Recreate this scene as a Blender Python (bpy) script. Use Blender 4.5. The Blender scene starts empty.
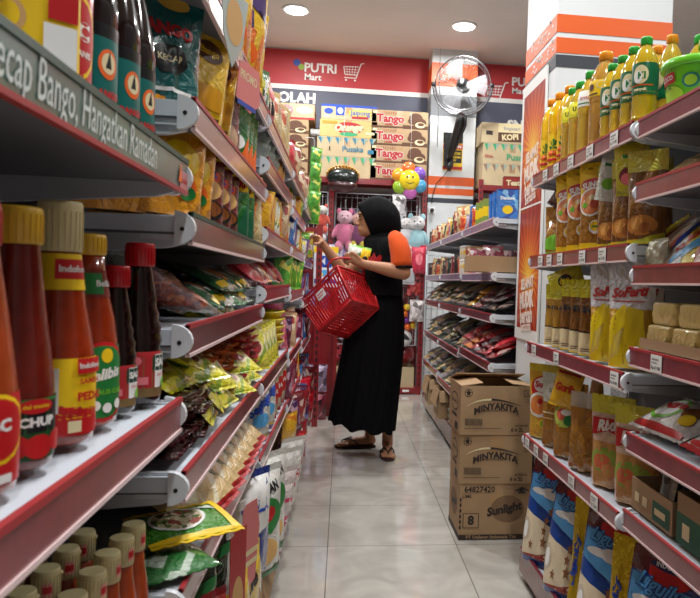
import bpy, math, random
from mathutils import Matrix, Vector, Euler
SC = bpy.context.scene
COL = SC.collection
# ---------------------------------------------------------------- camera
cam_d = bpy.data.cameras.new('camera'); cam = bpy.data.objects.new('camera', cam_d); COL.objects.link(cam)
cam_d.sensor_width = 36; cam_d.lens = 36*706/700; cam_d.shift_x = -80/700; cam_d.clip_start = .05
cam.matrix_world = Matrix.Translation((0, 0, 1.03)) @ Matrix.Rotation(-.12337, 4, 'Z') @ Matrix.Rotation(math.pi/2-.02125, 4, 'X') @ Matrix.Rotation(.033, 4, 'Z')
cam_d.dof.use_dof = True; cam_d.dof.focus_distance = 2.2; cam_d.dof.aperture_fstop = 15
SC.camera = cam
# ---------------------------------------------------------------- world and exposure
wd = bpy.data.worlds.new('world'); SC.world = wd; wd.use_nodes = True
wd.node_tree.nodes['Background'].inputs[0].default_value = (.75, .8, .9, 1)
wd.node_tree.nodes['Background'].inputs[1].default_value = .15
vs = SC.view_settings; vs.view_transform = 'Standard'; vs.look = 'None'; vs.gamma = 1; vs.use_curve_mapping = False
vs.exposure = .0
LAMP_W = 30; TUBE_W = 20
def lamp(x, y, z, w, size=.16):
    l = bpy.data.lights.new('downlight_lamp', 'AREA'); l.shape = 'DISK'; l.size = size; l.energy = w; l.color = (.985, .99, .975)
    o = bpy.data.objects.new('downlight_lamp', l); COL.objects.link(o); o.location = (x, y, z); return o
CEIL = 3.28
LAMPS = [(-.455, 6.03), (.975, 6.1), (-.45, 3.9), (.5, 4.3), (.2, 2.1), (.5, .9), (-1.9, 3), (2.3, 3.9), (2.3, 1.2), (.3, -1.0)]
for x, y in LAMPS: lamp(x, y, CEIL-.05, LAMP_W)

# ---------------------------------------------------------------- materials
def lin(c): return tuple((v/255/12.92 if v <= 10.3 else ((v/255+.055)/1.055)**2.4) for v in c)
_M = {}
def M(c, rough=.5, kind='plain', name=None, **k):
    key = (tuple(c), rough, kind, tuple(sorted((a, str(b)) for a, b in k.items())))
    if key in _M: return _M[key]
    m = bpy.data.materials.new(name or kind); m.use_nodes = True; nt = m.node_tree; N = nt.nodes; L = nt.links
    b = N['Principled BSDF']; b.inputs['Base Color'].default_value = (*lin(c), 1); b.inputs['Roughness'].default_value = rough
    def tex(t, scale, coord='Object', **kk):
        tc = N.new('ShaderNodeTexCoord'); n = N.new('ShaderNodeTex'+t); n.inputs['Scale'].default_value = scale
        for a, v in kk.items():
            if a in n.inputs: n.inputs[a].default_value = v
        L.new(tc.outputs[coord], n.inputs['Vector']); return n
    def bump(src, strength, dist=.002):
        bp = N.new('ShaderNodeBump'); bp.inputs['Strength'].default_value = strength; bp.inputs['Distance'].default_value = dist
        L.new(src, bp.inputs['Height']); L.new(bp.outputs[0], b.inputs['Normal'])
    def mix(fac, c1, c2):
        r = N.new('ShaderNodeMix'); r.data_type = 'RGBA'; L.new(fac, r.inputs[0]); r.inputs[6].default_value = (*lin(c1), 1); r.inputs[7].default_value = (*lin(c2), 1)
        L.new(r.outputs[2], b.inputs['Base Color']); return r
    if kind == 'film':          # crinkled glossy packaging film
        n = tex('Noise', k.get('scale', 30), Detail=3.5, Distortion=2.2); bump(n.outputs[0], k.get('b', .9), .009)
        b.inputs['Coat Weight'].default_value = 1; b.inputs['Coat Roughness'].default_value = .06
    elif kind == 'foil':
        n = tex('Noise', 30, Detail=3, Distortion=2); bump(n.outputs[0], .9, .006); b.inputs['Metallic'].default_value = k.get('metal', .75)
    elif kind == 'print':       # printed film: irregular patches of several ink colours
        v = tex('Voronoi', k.get('scale', 30)); cr = N.new('ShaderNodeValToRGB'); cr.color_ramp.interpolation = 'CONSTANT'
        sp = N.new('ShaderNodeSeparateColor'); L.new(v.outputs['Color'], sp.inputs[0]); L.new(sp.outputs[0], cr.inputs[0])
        cols = k['cols']; e = cr.color_ramp.elements
        while len(e) < len(cols): e.new(.5)
        for i, cc in enumerate(cols): e[i].position = i/len(cols); e[i].color = (*lin(cc), 1)
        L.new(cr.outputs[0], b.inputs['Base Color'])
        n = tex('Noise', 30, Detail=3.5, Distortion=2.2); bump(n.outputs[0], .9, .009)
        b.inputs['Coat Weight'].default_value = 1; b.inputs['Coat Roughness'].default_value = .06
    elif kind == 'clear':       # clear cellophane
        n = tex('Noise', 45, Detail=3, Distortion=1.5); bump(n.outputs[0], .9, .005)
        b.inputs['Alpha'].default_value = k.get('alpha', .3); b.inputs['Specular IOR Level'].default_value = .9
    elif kind == 'oil':
        b.inputs['Transmission Weight'].default_value = k.get('t', .6); b.inputs['IOR'].default_value = 1.4
        b.inputs['Coat Weight'].default_value = 1; b.inputs['Coat Roughness'].default_value = .05
        if k.get('b', 0): n = tex('Noise', 26, Detail=3, Distortion=2); bump(n.outputs[0], 1, .009)
    elif kind == 'sauce':
        n = tex('Noise', 60, Detail=5); mix(n.outputs[0], [v*.72 for v in c], [min(255, v*1.15) for v in c])
        b.inputs['Coat Weight'].default_value = .6; b.inputs['Coat Roughness'].default_value = .03
    elif kind == 'card':
        n = tex('Noise', 9, Detail=6); mix(n.outputs[0], [v*.9 for v in c], [min(255, v*1.06) for v in c])
        w = tex('Wave', 90); bump(w.outputs[0], .05, .001)
    elif kind == 'cloth':
        n = tex('Noise', 220, Detail=3); bump(n.outputs[0], .25, .002); b.inputs['Sheen Weight'].default_value = k.get('sheen', .1); b.inputs['Specular IOR Level'].default_value = .15
    elif kind == 'fur':
        n = tex('Noise', 160, Detail=4, Distortion=1); bump(n.outputs[0], 1, .01); b.inputs['Sheen Weight'].default_value = .5
    elif kind == 'skin':
        b.inputs['Subsurface Weight'].default_value = .15; b.inputs['Subsurface Radius'].default_value = (.01, .004, .002)
    elif kind == 'rail':        # printed insert behind the clear rail cover
        n = tex('Noise', 26, Detail=4); mx = mix(n.outputs[0], [v*.78 for v in c], [min(255, v*1.25+8) for v in c])
        b.inputs['Coat Weight'].default_value = .7; b.inputs['Coat Roughness'].default_value = .15
    elif kind == 'wall':
        n = tex('Noise', 3, Detail=5); mix(n.outputs[0], [v*.965 for v in c], [min(255, v*1.02) for v in c])
    elif kind == 'metal': b.inputs['Metallic'].default_value = 1
    elif kind == 'coat': b.inputs['Coat Weight'].default_value = .6; b.inputs['Coat Roughness'].default_value = .1
    elif kind == 'glow': b.inputs['Emission Color'].default_value = (*lin(c), 1); b.inputs['Emission Strength'].default_value = k['e']
    elif kind == 'tile':
        tc = N.new('ShaderNodeTexCoord'); mp = N.new('ShaderNodeMapping'); mp.inputs['Location'].default_value = (.028, .257, 0)
        br = N.new('ShaderNodeTexBrick'); br.offset = 0; br.inputs['Scale'].default_value = 1
        for a, v in (('Mortar Size', .0022), ('Mortar Smooth', .3), ('Brick Width', .505), ('Row Height', .5), ('Bias', 0)): br.inputs[a].default_value = v
        L.new(tc.outputs['Object'], mp.inputs[0]); L.new(mp.outputs[0], br.inputs['Vector'])
        n = tex('Noise', 5, Detail=9, Distortion=1.5); cr = N.new('ShaderNodeValToRGB'); e = cr.color_ramp.elements
        e[0].position = .3; e[0].color = (*lin((172, 168, 160)), 1); e[1].position = .7; e[1].color = (*lin((196, 191, 183)), 1); L.new(n.outputs[0], cr.inputs[0])
        L.new(cr.outputs[0], br.inputs['Color1']); L.new(cr.outputs[0], br.inputs['Color2']); br.inputs['Mortar'].default_value = (*lin((96, 92, 88)), 1)
        L.new(br.outputs['Color'], b.inputs['Base Color']); b.inputs['Coat Weight'].default_value = .5; b.inputs['Coat Roughness'].default_value = .04
        mr = N.new('ShaderNodeMapRange'); L.new(br.outputs['Fac'], mr.inputs[0]); mr.inputs[3].default_value = rough; mr.inputs[4].default_value = .7; L.new(mr.outputs[0], b.inputs['Roughness'])
    _M[key] = m; return m

WHITE = M((235, 235, 232), .4, name='white_print'); RED = M((190, 25, 30), .4, name='red_print'); BLACK = M((18, 18, 20), .45, name='black_print')
YEL = M((240, 200, 25), .4, name='yellow_print'); GRN = M((30, 120, 55), .4, name='green_print'); BLUE = M((30, 70, 170), .4, name='blue_print')
ORG = M((232, 100, 30), .4, name='orange_print'); CREAM = M((226, 210, 165), .5, name='cream_print'); DKRED = M((110, 14, 20), .4, name='dark_red_print')
TAN = M((205, 160, 100), .5, name='tan_print'); BROWN = M((88, 52, 30), .5, name='brown_print'); GREY = M((150, 150, 150), .5, name='grey_print')
TEAL = M((0, 98, 92), .35, name='teal_print'); LGRN = M((120, 190, 50), .4, name='light_green_print'); PINK = M((225, 120, 130), .45, name='pink_print')
SKYB = M((80, 160, 215), .4, name='sky_blue_print')

# ---------------------------------------------------------------- mesh builder
_T = {}
def textmesh(s, bold=0., shear=0.):
    k = (s, bold, shear)
    if k in _T: return _T[k]
    cu = bpy.data.curves.new('t', 'FONT'); cu.body = s; cu.align_x = 'CENTER'; cu.align_y = 'CENTER'; cu.resolution_u = 2; cu.offset = bold; cu.shear = shear
    ob = bpy.data.objects.new('t', cu); COL.objects.link(ob)
    me = bpy.data.meshes.new_from_object(ob.evaluated_get(bpy.context.evaluated_depsgraph_get()))
    vs_ = [(v.co.x, v.co.y) for v in me.vertices]; fs = [tuple(p.vertices) for p in me.polygons]
    bpy.data.objects.remove(ob); bpy.data.curves.remove(cu); bpy.data.meshes.remove(me)
    xs = [v[0] for v in vs_] or [0]; w = max(xs)-min(xs) or 1; mx = (max(xs)+min(xs))/2
    _T[k] = ([((x-mx)/w, y/w) for x, y in vs_], fs); return _T[k]
class MB:
    def __init__(s): s.v = []; s.f = []; s.mi = []; s.sm = []; s.mats = []
    def mat(s, m):
        if m not in s.mats: s.mats.append(m)
        return s.mats.index(m)
    def add(s, vs_, fs, m, smooth=False, xf=None):
        o = len(s.v); i = s.mat(m)
        s.v += [tuple(xf @ Vector(v)) for v in vs_] if xf else [tuple(v) for v in vs_]
        for f in fs: s.f.append(tuple(o+a for a in f)); s.mi.append(i); s.sm.append(smooth)
        return s
    def box(s, x0, x1, y0, y1, z0, z1, m, xf=None, ch=0):
        if ch:
            c = ch; P = []
            for z, k in ((z0, c), (z0+c, 0), (z1-c, 0), (z1, c)):
                P += [(x0+k+c*(k == 0), y0+k, z), (x1-k-c*(k == 0), y0+k, z), (x1-k, y0+k+c*(k == 0), z), (x1-k, y1-k-c*(k == 0), z), (x1-k-c*(k == 0), y1-k, z), (x0+k+c*(k == 0), y1-k, z), (x0+k, y1-k-c*(k == 0), z), (x0+k, y0+k+c*(k == 0), z)]
            F = [tuple(range(7, -1, -1)), tuple(range(24, 32))]
            for r in range(3):
                for i in range(8): F.append((r*8+i, r*8+(i+1) % 8, r*8+8+(i+1) % 8, r*8+8+i))
            return s.add(P, F, m, False, xf)
        P = [(x, y, z) for z in (z0, z1) for y in (y0, y1) for x in (x0, x1)]
        return s.add(P, [(0, 2, 3, 1), (4, 5, 7, 6), (0, 1, 5, 4), (2, 6, 7, 3), (0, 4, 6, 2), (1, 3, 7, 5)], m, False, xf)
    def grid(s, fn, us, vs_, m, smooth=True, flip=False, xf=None):
        P = [fn(u, v) for v in vs_ for u in us]; n = len(us); o = len(s.v)
        s.v += [tuple(xf @ Vector(p)) for p in P] if xf else [tuple(p) for p in P]
        for j in range(len(vs_)-1):
            mm = s.mat(m((vs_[j]+vs_[j+1])/2) if callable(m) else m)
            for i in range(n-1):
                a = (o+j*n+i, o+j*n+i+1, o+j*n+n+i+1, o+j*n+n+i)
                s.f.append(a[::-1] if flip else a); s.mi.append(mm); s.sm.append(smooth)
        return s
    def lathe(s, prof, m, n=24, xf=None, smooth=True, sx=1, sy=1):
        # prof [(r,z)] bottom to top; m a material or one per ring
        o = len(s.v)
        for r, z in prof:
            for i in range(n):
                a = 2*math.pi*i/n; p = (r*math.cos(a)*sx, r*math.sin(a)*sy, z); s.v.append(tuple(xf @ Vector(p)) if xf else p)
        for j in range(len(prof)-1):
            mm = s.mat(m[j] if isinstance(m, list) else m)
            for i in range(n): s.f.append((o+j*n+i, o+j*n+(i+1) % n, o+(j+1)*n+(i+1) % n, o+(j+1)*n+i)); s.mi.append(mm); s.sm.append(smooth)
        k = s.mat(m[0] if isinstance(m, list) else m); s.f.append(tuple(o+i for i in range(n-1, -1, -1))); s.mi.append(k); s.sm.append(False)
        k = s.mat(m[-1] if isinstance(m, list) else m); q = o+(len(prof)-1)*n; s.f.append(tuple(q+i for i in range(n))); s.mi.append(k); s.sm.append(False)
        return s
    def tube(s, pts, r, m, n=8, closed=False, xf=None):
        pts = [Vector(p) for p in pts]; o = len(s.v); K = len(pts); nrm = None
        rs = r if isinstance(r, (list, tuple)) else [r]*K
        for i, p in enumerate(pts):
            a = pts[(i-1) % K] if (closed or i) else p; b = pts[(i+1) % K] if (closed or i < K-1) else p
            t = (b-a).normalized()
            if nrm is None: nrm = t.orthogonal().normalized()
            nrm = (nrm-t*nrm.dot(t)).normalized(); bn = t.cross(nrm)
            for j in range(n):
                q = p+(nrm*math.cos(2*math.pi*j/n)+bn*math.sin(2*math.pi*j/n))*rs[i]; s.v.append(tuple(xf @ q) if xf else tuple(q))
        k = s.mat(m)
        for i in range(K if closed else K-1):
            for j in range(n): s.f.append((o+i*n+j, o+i*n+(j+1) % n, o+((i+1) % K)*n+(j+1) % n, o+((i+1) % K)*n+j)); s.mi.append(k); s.sm.append(True)
        if not closed:
            s.f.append(tuple(o+j for j in range(n-1, -1, -1))); s.f.append(tuple(o+(K-1)*n+j for j in range(n))); s.mi += [k, k]; s.sm += [False, False]
        return s
    def ell(s, c, r, m, n=16, k=10, xf=None, rot=None):
        R_ = Euler(rot).to_matrix() if rot else Matrix.Identity(3); o = len(s.v); c = Vector(c)
        for j in range(k+1):
            t = -math.pi/2+math.pi*j/k; cr_ = max(math.cos(t), .004)
            for i in range(n):
                a = 2*math.pi*i/n; p = c+R_ @ Vector((r[0]*cr_*math.cos(a), r[1]*cr_*math.sin(a), r[2]*math.sin(t))); s.v.append(tuple(xf @ p) if xf else tuple(p))
        q = s.mat(m)
        for j in range(k):
            for i in range(n): s.f.append((o+j*n+i, o+j*n+(i+1) % n, o+(j+1)*n+(i+1) % n, o+(j+1)*n+i)); s.mi.append(q); s.sm.append(True)
        s.f.append(tuple(o+i for i in range(n-1, -1, -1))); s.f.append(tuple(o+k*n+i for i in range(n))); s.mi += [q, q]; s.sm += [True, True]
        return s
    def deco(s, fmap, items, w=1., h=1., off0=.0006, step=.00025):
        # decals in fractions of a w x h face; fmap(u,v,off) -> point
        for li, it in enumerate(items):
            off = off0+li*step; k = it[0]; fm = lambda u, v: fmap(u, v, off)
            if k == 'r':
                _, u0, v0, u1, v1, m = it; nu = max(2, int(abs(u1-u0)*16)+1); nv = max(2, int(abs(v1-v0)*16)+1)
                s.grid(fm, [u0+(u1-u0)*i/nu for i in range(nu+1)], [v0+(v1-v0)*i/nv for i in range(nv+1)], m, True)
            elif k in ('e', 'p'):
                if k == 'e':
                    _, cu, cv, ru, rv, m = it[:6]; rot = it[6] if len(it) > 6 else 0
                    P = []
                    for i in range(20):
                        x, y = ru*w*math.cos(2*math.pi*i/20), rv*h*math.sin(2*math.pi*i/20)
                        P.append((cu+(x*math.cos(rot)-y*math.sin(rot))/w, cv+(x*math.sin(rot)+y*math.cos(rot))/h))
                else:
                    _, P, m = it; A = sum(P[i][0]*P[(i+1) % len(P)][1]-P[(i+1) % len(P)][0]*P[i][1] for i in range(len(P)))
                    if A < 0: P = P[::-1]
                    cu = sum(p[0] for p in P)/len(P); cv = sum(p[1] for p in P)/len(P)
                ext = max(max(p[0] for p in P)-min(p[0] for p in P), max(p[1] for p in P)-min(p[1] for p in P))
                if ext > .3 and k == 'p':
                    P2 = []
                    for i_ in range(len(P)):
                        a_, b_ = P[i_], P[(i_+1) % len(P)]; n_ = max(1, int(math.hypot(a_[0]-b_[0], a_[1]-b_[1])/.07))
                        P2 += [(a_[0]+(b_[0]-a_[0])*q_/n_, a_[1]+(b_[1]-a_[1])*q_/n_) for q_ in range(n_)]
                    P = P2
                Q_ = (.4, .75, 1) if ext < .3 else tuple((q_+1)/7 for q_ in range(7))
                V = [fm(cu, cv)]; F = []; n = len(P)
                for q in Q_:
                    for p in P: V.append(fm(cu+(p[0]-cu)*q, cv+(p[1]-cv)*q))
                for i in range(n):
                    F.append((0, 1+i, 1+(i+1) % n))
                    for r in range(len(Q_)-1): F.append((1+r*n+i, 1+(r+1)*n+i, 1+(r+1)*n+(i+1) % n, 1+r*n+(i+1) % n))
                s.add(V, F, m, True)
            elif k in 'ta':
                _, t, cu, cv, wf, m = it[:6]; rot = it[6] if len(it) > 6 else 0; bold = it[7] if len(it) > 7 else .02; sh = it[8] if len(it) > 8 else 0; vs_st = it[9] if len(it) > 9 else 1
                vv, ff = textmesh(t, bold, sh); P = []; ro = 0 if k == 'a' else rot
                for x, y in vv:
                    if k == 'a': y += rot*(1-4*x*x)
                    x *= wf*w; y *= wf*w*vs_st; P.append(fm(cu+(x*math.cos(ro)-y*math.sin(ro))/w, cv+(x*math.sin(ro)+y*math.cos(ro))/h))
                s.add(P, ff, m, False)
        return s
    def build(s, name, parent=None):
        me = bpy.data.meshes.new(name); me.from_pydata(s.v, [], s.f)
        for m in s.mats: me.materials.append(m)
        me.polygons.foreach_set('material_index', s.mi); me.polygons.foreach_set('use_smooth', s.sm); me.update()
        o = bpy.data.objects.new(name, me); COL.objects.link(o)
        if parent: o.parent = parent
        return o
def empty(name, loc=(0, 0, 0), rz=0, parent=None):
    o = bpy.data.objects.new(name, None); COL.objects.link(o); o.location = loc; o.rotation_euler = (0, 0, rz); o.empty_display_size = .05
    if parent: o.parent = parent
    return o
def tag(o, label, cat, group=None, kind=None):
    o['label'] = label; o['category'] = cat
    if group: o['group'] = group
    if kind: o['kind'] = kind
    return o
def struct(o): o['kind'] = 'structure'; return o
def copy_tree(o, parent=None):
    c = o.copy(); COL.objects.link(c)
    if parent: c.parent = parent
    for ch in list(o.children): copy_tree(ch, c)
    return c
class Proto:
    def __init__(s, root, desc, cat, group): s.root = root; s.desc = desc; s.cat = cat; s.group = group; s.used = False
PLACED = []
def put(p, x, y, z, rz=0, where='', rx=0, ry=0, sc=1, rest=None):
    o = p.root if not p.used else copy_tree(p.root)
    p.used = True; o.location = (x, y, z); o.rotation_mode = 'ZYX' if False else 'XYZ'
    o.rotation_euler = (Matrix.Rotation(rz, 3, 'Z') @ Matrix.Rotation(ry, 3, 'Y') @ Matrix.Rotation(rx, 3, 'X')).to_euler()
    o.scale = (sc, sc, sc) if not isinstance(sc, tuple) else sc
    PLACED.append((o, p, where, y, z)); return o
ORD = ['nearest', 'second', 'third', 'fourth', 'fifth', 'sixth', 'seventh', 'eighth', 'ninth', 'tenth', 'eleventh', 'twelfth', 'thirteenth', 'fourteenth', 'fifteenth', 'sixteenth', 'seventeenth', 'eighteenth', 'nineteenth', 'twentieth']
def finish_labels():
    g = {}
    for t in PLACED: g.setdefault((t[1].desc, t[2]), []).append(t)
    for (d, wh), L_ in g.items():
        stack = max(abs(a[3]-b[3]) for a in L_ for b in L_) < .02 and len(L_) > 1
        L_.sort(key=(lambda t: -t[4]) if stack else (lambda t: t[3]))
        for i, (o, p, w_, y, z) in enumerate(L_):
            if len(L_) == 1: s_ = d+' '+wh
            elif stack: s_ = d+' '+wh+(', topmost' if i == 0 else ', '+ORD[i]+' from top')
            else: s_ = d+' '+wh+(', nearest' if i == 0 else ', '+ORD[min(i, 19)]+' nearest')
            o['label'] = s_.strip(); o['category'] = p.cat
            o['group'] = p.group
# ---------------------------------------------------------------- the room
XL, XR, YB, YF = -2.6, 3.2, 7.06, -2.2
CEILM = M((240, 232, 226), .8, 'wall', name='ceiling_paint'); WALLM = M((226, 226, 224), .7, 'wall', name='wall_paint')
def slab(name, x0, x1, y0, y1, z0, z1, m): return struct(MB().box(x0, x1, y0, y1, z0, z1, m).build(name))
slab('floor', XL-.1, XR+.1, YF-.1, YB+.1, -.1, 0, M((180, 176, 170), .12, 'tile', name='floor_tile'))
slab('ceiling', XL-.1, XR+.1, YF-.1, YB+.1, CEIL, CEIL+.1, CEILM)
WALLD = M((112, 100, 98), .7, 'wall', name='wall_low_bounce'); slab('wall_left', XL-.1, XL, YF-.1, YB+.1, 0, CEIL, WALLD); slab('wall_right', XR, XR+.1, YF-.1, YB+.1, 0, CEIL, WALLD)  # dark tone added on side and front walls to cut bounce and reflections
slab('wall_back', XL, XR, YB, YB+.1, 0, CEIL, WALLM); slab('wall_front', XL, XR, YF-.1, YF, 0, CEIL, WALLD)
for i, (x, y) in enumerate(LAMPS):
    t = empty('downlight', (x, y, CEIL))
    MB().lathe([(.11, -.012), (.115, -.006), (.115, 0)], M((240, 240, 238), .4, name='downlight_trim'), 28).build('trim_ring', t)
    MB().lathe([(.088, -.018), (.092, -.014), (.092, -.012)], M((255, 252, 245), .4, 'glow', name='downlight_glow', e=9), 28).build('diffuser', t)
    tag(t, ['round white ceiling downlight above the end of left shelving', 'round white ceiling downlight just in front of the wall fan'][i] if i < 2 else 'round white ceiling downlight out of view', 'ceiling light', 'ceiling downlights')
# banner band on the back wall: red upper stripe, white line, slate lower stripe
BAN_R = M((188, 52, 58), .5, name='banner_red'); BAN_B = M((82, 86, 106), .5, name='banner_slate')
def wallmap(x0, z0, w, h, y): return lambda u, v, off: (x0+u*w, y-off, z0+v*h)
b = MB(); b.box(-2.2, 3.1, YB-.012, YB-.002, 2.52, CEIL-.015, BAN_B); 
b.box(-2.2, 3.1, YB-.016, YB-.012, 2.93, CEIL-.015, BAN_R); b.box(-2.2, 3.1, YB-.018, YB-.012, 2.885, 2.93, WHITE)
fm = wallmap(-2.2, 2.5, 5.3, .8, YB-.018)
def cart(x, z, s):
    q = lambda X, Z: ((x+X*s+2.2)/5.3, (z+Z*s-2.5)/.8)
    def seg(a, c, t=.035):
        d = Vector((c[0]-a[0], c[1]-a[1])); n = Vector((-d.y, d.x)).normalized()*t
        return ('p', [q(a[0]+n.x, a[1]+n.y), q(c[0]+n.x, c[1]+n.y), q(c[0]-n.x, c[1]-n.y), q(a[0]-n.x, a[1]-n.y)], WHITE)
    it = [seg((-.6, .45), (.55, .5)), seg((-.5, -.15), (.42, -.15)), seg((-.6, .45), (-.5, -.15)), seg((.75, .75), (.38, -.4), .04), seg((.75, .75), (1., .78), .04), seg((-.55, -.4), (.42, -.4))]
    for i in range(1, 5): it.append(seg((-.6+.23*i, .46), (-.5+.185*i, -.15), .018))
    for i in (1, 2): it.append(seg((-.57, .45-.2*i), (.52, .47-.2*i), .018))
    it += [('e', *q(-.4, -.58), .08*s/5.3, .08*s/.8, WHITE), ('e', *q(.3, -.58), .08*s/5.3, .08*s/.8, WHITE)]
    return it
def logo(x):
    U = lambda X: (X+2.2)/5.3; V = lambda Z: (Z-2.5)/.8
    return [('e', U(x-.06), V(3.145), .034/5.3, .034/.8, BLUE), ('e', U(x-.015), V(3.105), .03/5.3, .03/.8, M((150, 180, 60), .5, name='logo_green')),
            ('t', 'PUTRI', U(x+.17), V(3.10), .31/5.3, WHITE, 0, .03), ('t', 'Mart', U(x+.1), V(3.01), .16/5.3, WHITE, 0, .02)]
b.deco(fm, logo(-.45)+[('t', 'OLAH', (-.50+2.2)/5.3, (2.80-2.5)/.8, .36/5.3, WHITE, 0, .05)]+cart(.02, 3.08, .125)+
       cart(1.46, 2.98, .14)+logo(1.62)[2:]+[('t', 'SNACK', (1.83+2.2)/5.3, (2.66-2.5)/.8, .46/5.3, WHITE, 0, .05)], 5.3, .8, .0005, .0001)
struct(b.build('trim_1'))
# striped pillars: white with two orange bands and a charcoal band
PW = M((222, 226, 228), .5, 'wall', name='pillar_white'); PO = M((228, 96, 30), .45, 'wall', name='pillar_orange'); PK = M((58, 62, 70), .5, name='pillar_charcoal')
SC_W = M((225, 215, 210), .6, name='scuff_white')
def pillar(n, x0, x1, y0, y1, bands):
    b = MB(); b.box(x0, x1, y0, y1, 0, CEIL, PW)
    for z0, z1, m in bands: b.box(x0-.002, x1+.002, y0-.002, y1+.002, z0, z1, m)
    return b
b = pillar(1, .80, 1.27, 2.70, 3.17, [(2.03, 2.10, PO), (1.95, 2.01, PO), (1.895, 1.943, PK)])
rnd = random.Random(3)
for i in range(60):         # torn specks of old stickers on the aisle side
    y = 2.72+rnd.random()*.34; z = rnd.choice((1.98, 2.065))+rnd.uniform(-.03, .03); s = rnd.uniform(.003, .012)
    b.box(.7965, .7985, y, y+s*1.6, z, z+s, SC_W)
struct(b.build('trim_2'))
b = pillar(2, .785, 1.225, 6.75, 7.05, [(2.925, 3.15, PO), (2.645, 2.846, M((128, 132, 136), .5, name='pillar_grey')), (1.983, 2.067, PO), (1.893, 1.955, PO), (1.815, 1.86, PK)])
for i in range(70):
    a = rnd.random()*6.28; r = rnd.random()**.5; s = rnd.uniform(.004, .016); x = .895+r*.07*math.cos(a); z = 3.03+r*.07*math.sin(a)
    b.box(x, x+s, 6.7465, 6.749, z, z+s*.7, SC_W)
struct(b.build('trim_3'))
# narrow sunburst posters on the aisle side of the near pillar
t = empty('promotional_poster', (.794, 2.965, 0)); b = MB()
m = bpy.data.materials.new('poster_sunburst'); m.use_nodes = True; nt = m.node_tree; N = nt.nodes; Lk = nt.links
tc = N.new('ShaderNodeTexCoord'); sx = N.new('ShaderNodeSeparateXYZ'); Lk.new(tc.outputs['Object'], sx.inputs[0])
def mth(op, a, b_=None):
    n = N.new('ShaderNodeMath'); n.operation = op
    for i, q in enumerate((a, b_)):
        if q is None: continue
        if isinstance(q, (int, float)): n.inputs[i].default_value = q
        else: Lk.new(q, n.inputs[i])
    return n.outputs[0]
zz = mth('SUBTRACT', mth('PINGPONG', mth('SUBTRACT', sx.outputs[2], 1.62), .27), .0); an = mth('ARCTAN2', mth('ADD', sx.outputs[1], .0), zz)
ray_ = mth('SINE', mth('MULTIPLY', an, 26)); rr = mth('SQRT', mth('ADD', mth('MULTIPLY', zz, zz), mth('MULTIPLY', sx.outputs[1], sx.outputs[1])))
cr = N.new('ShaderNodeValToRGB'); e = cr.color_ramp.elements; e[0].color = (*lin((246, 196, 60)), 1); e[1].position = .95; e[1].color = (*lin((150, 32, 18)), 1)
e.new(.45).color = (*lin((214, 96, 30)), 1); Lk.new(mth('ADD', mth('MULTIPLY', rr, 3.4), mth('MULTIPLY', ray_, .13)), cr.inputs[0]); Lk.new(cr.outputs[0], N['Principled BSDF'].inputs['Base Color']); N['Principled BSDF'].inputs['Roughness'].default_value = .4
b.box(-.004, .0035, -.175, .205, .80, 1.93, WHITE); b.box(-.0045, -.004, -.16, .17, .85, 1.88, m); b.box(-.0055, -.0045, -.16, .17, 1.375, 1.383, WHITE)
fmp = lambda u, v, off: (-.0045-off, .17-u*.33, .85+v*1.03)
PT = M((246, 226, 214), .5, name='poster_lettering')
b.deco(fmp, [q for z0 in (.66, .12) for q in (('t', 'SELAMAT', .5, z0+.07, .62, PT, .1, .05, 0, 1.3), ('t', 'MUDIK', .5, z0, .7, PT, .1, .07, 0, 1.3), ('t', 'berkah', .5, z0-.065, .6, PT, .1, .04, 0, 1.3), ('t', 'bersama', .5, z0-.11, .5, PT, .1, .03, 0, 1.2))], .33, 1.03, .001, .0003)
b.build('poster_sheet', t); tag(t, 'tall orange sunburst poster on the aisle side of near pillar', 'poster')

# ---------------------------------------------------------------- shelving
STEEL = M((168, 170, 174), .45, name='shelf_grey_paint'); BRK = M((196, 200, 206), .35, name='bracket_grey'); DECK = M((205, 212, 222), .35, name='deck_white')
PANEL = M((92, 90, 92), .6, name='back_panel_grey'); REDP = M((128, 22, 30), .4, 'coat', name='red_paint')
RAIL = M((122, 46, 54), .3, 'rail', name='price_rail_red'); RAILD = M((96, 30, 38), .3, 'rail', name='price_rail_maroon'); RLINE = M((162, 44, 50), .4, name='rail_red_line'); WLINE = M((226, 200, 200), .35, name='rail_pale_line')
RAILG = M((52, 90, 84), .35, 'rail', name='price_rail_green_insert'); GLINE = M((20, 62, 50), .4, name='rail_dark_green_line'); RAILP = M((120, 96, 124), .4, 'rail', name='price_rail_purple'); CAPM = M((214, 218, 224), .3, name='end_cap')
RAILK = M((50, 46, 46), .4, 'rail', name='price_rail_dark')
LIPH = .042
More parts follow.
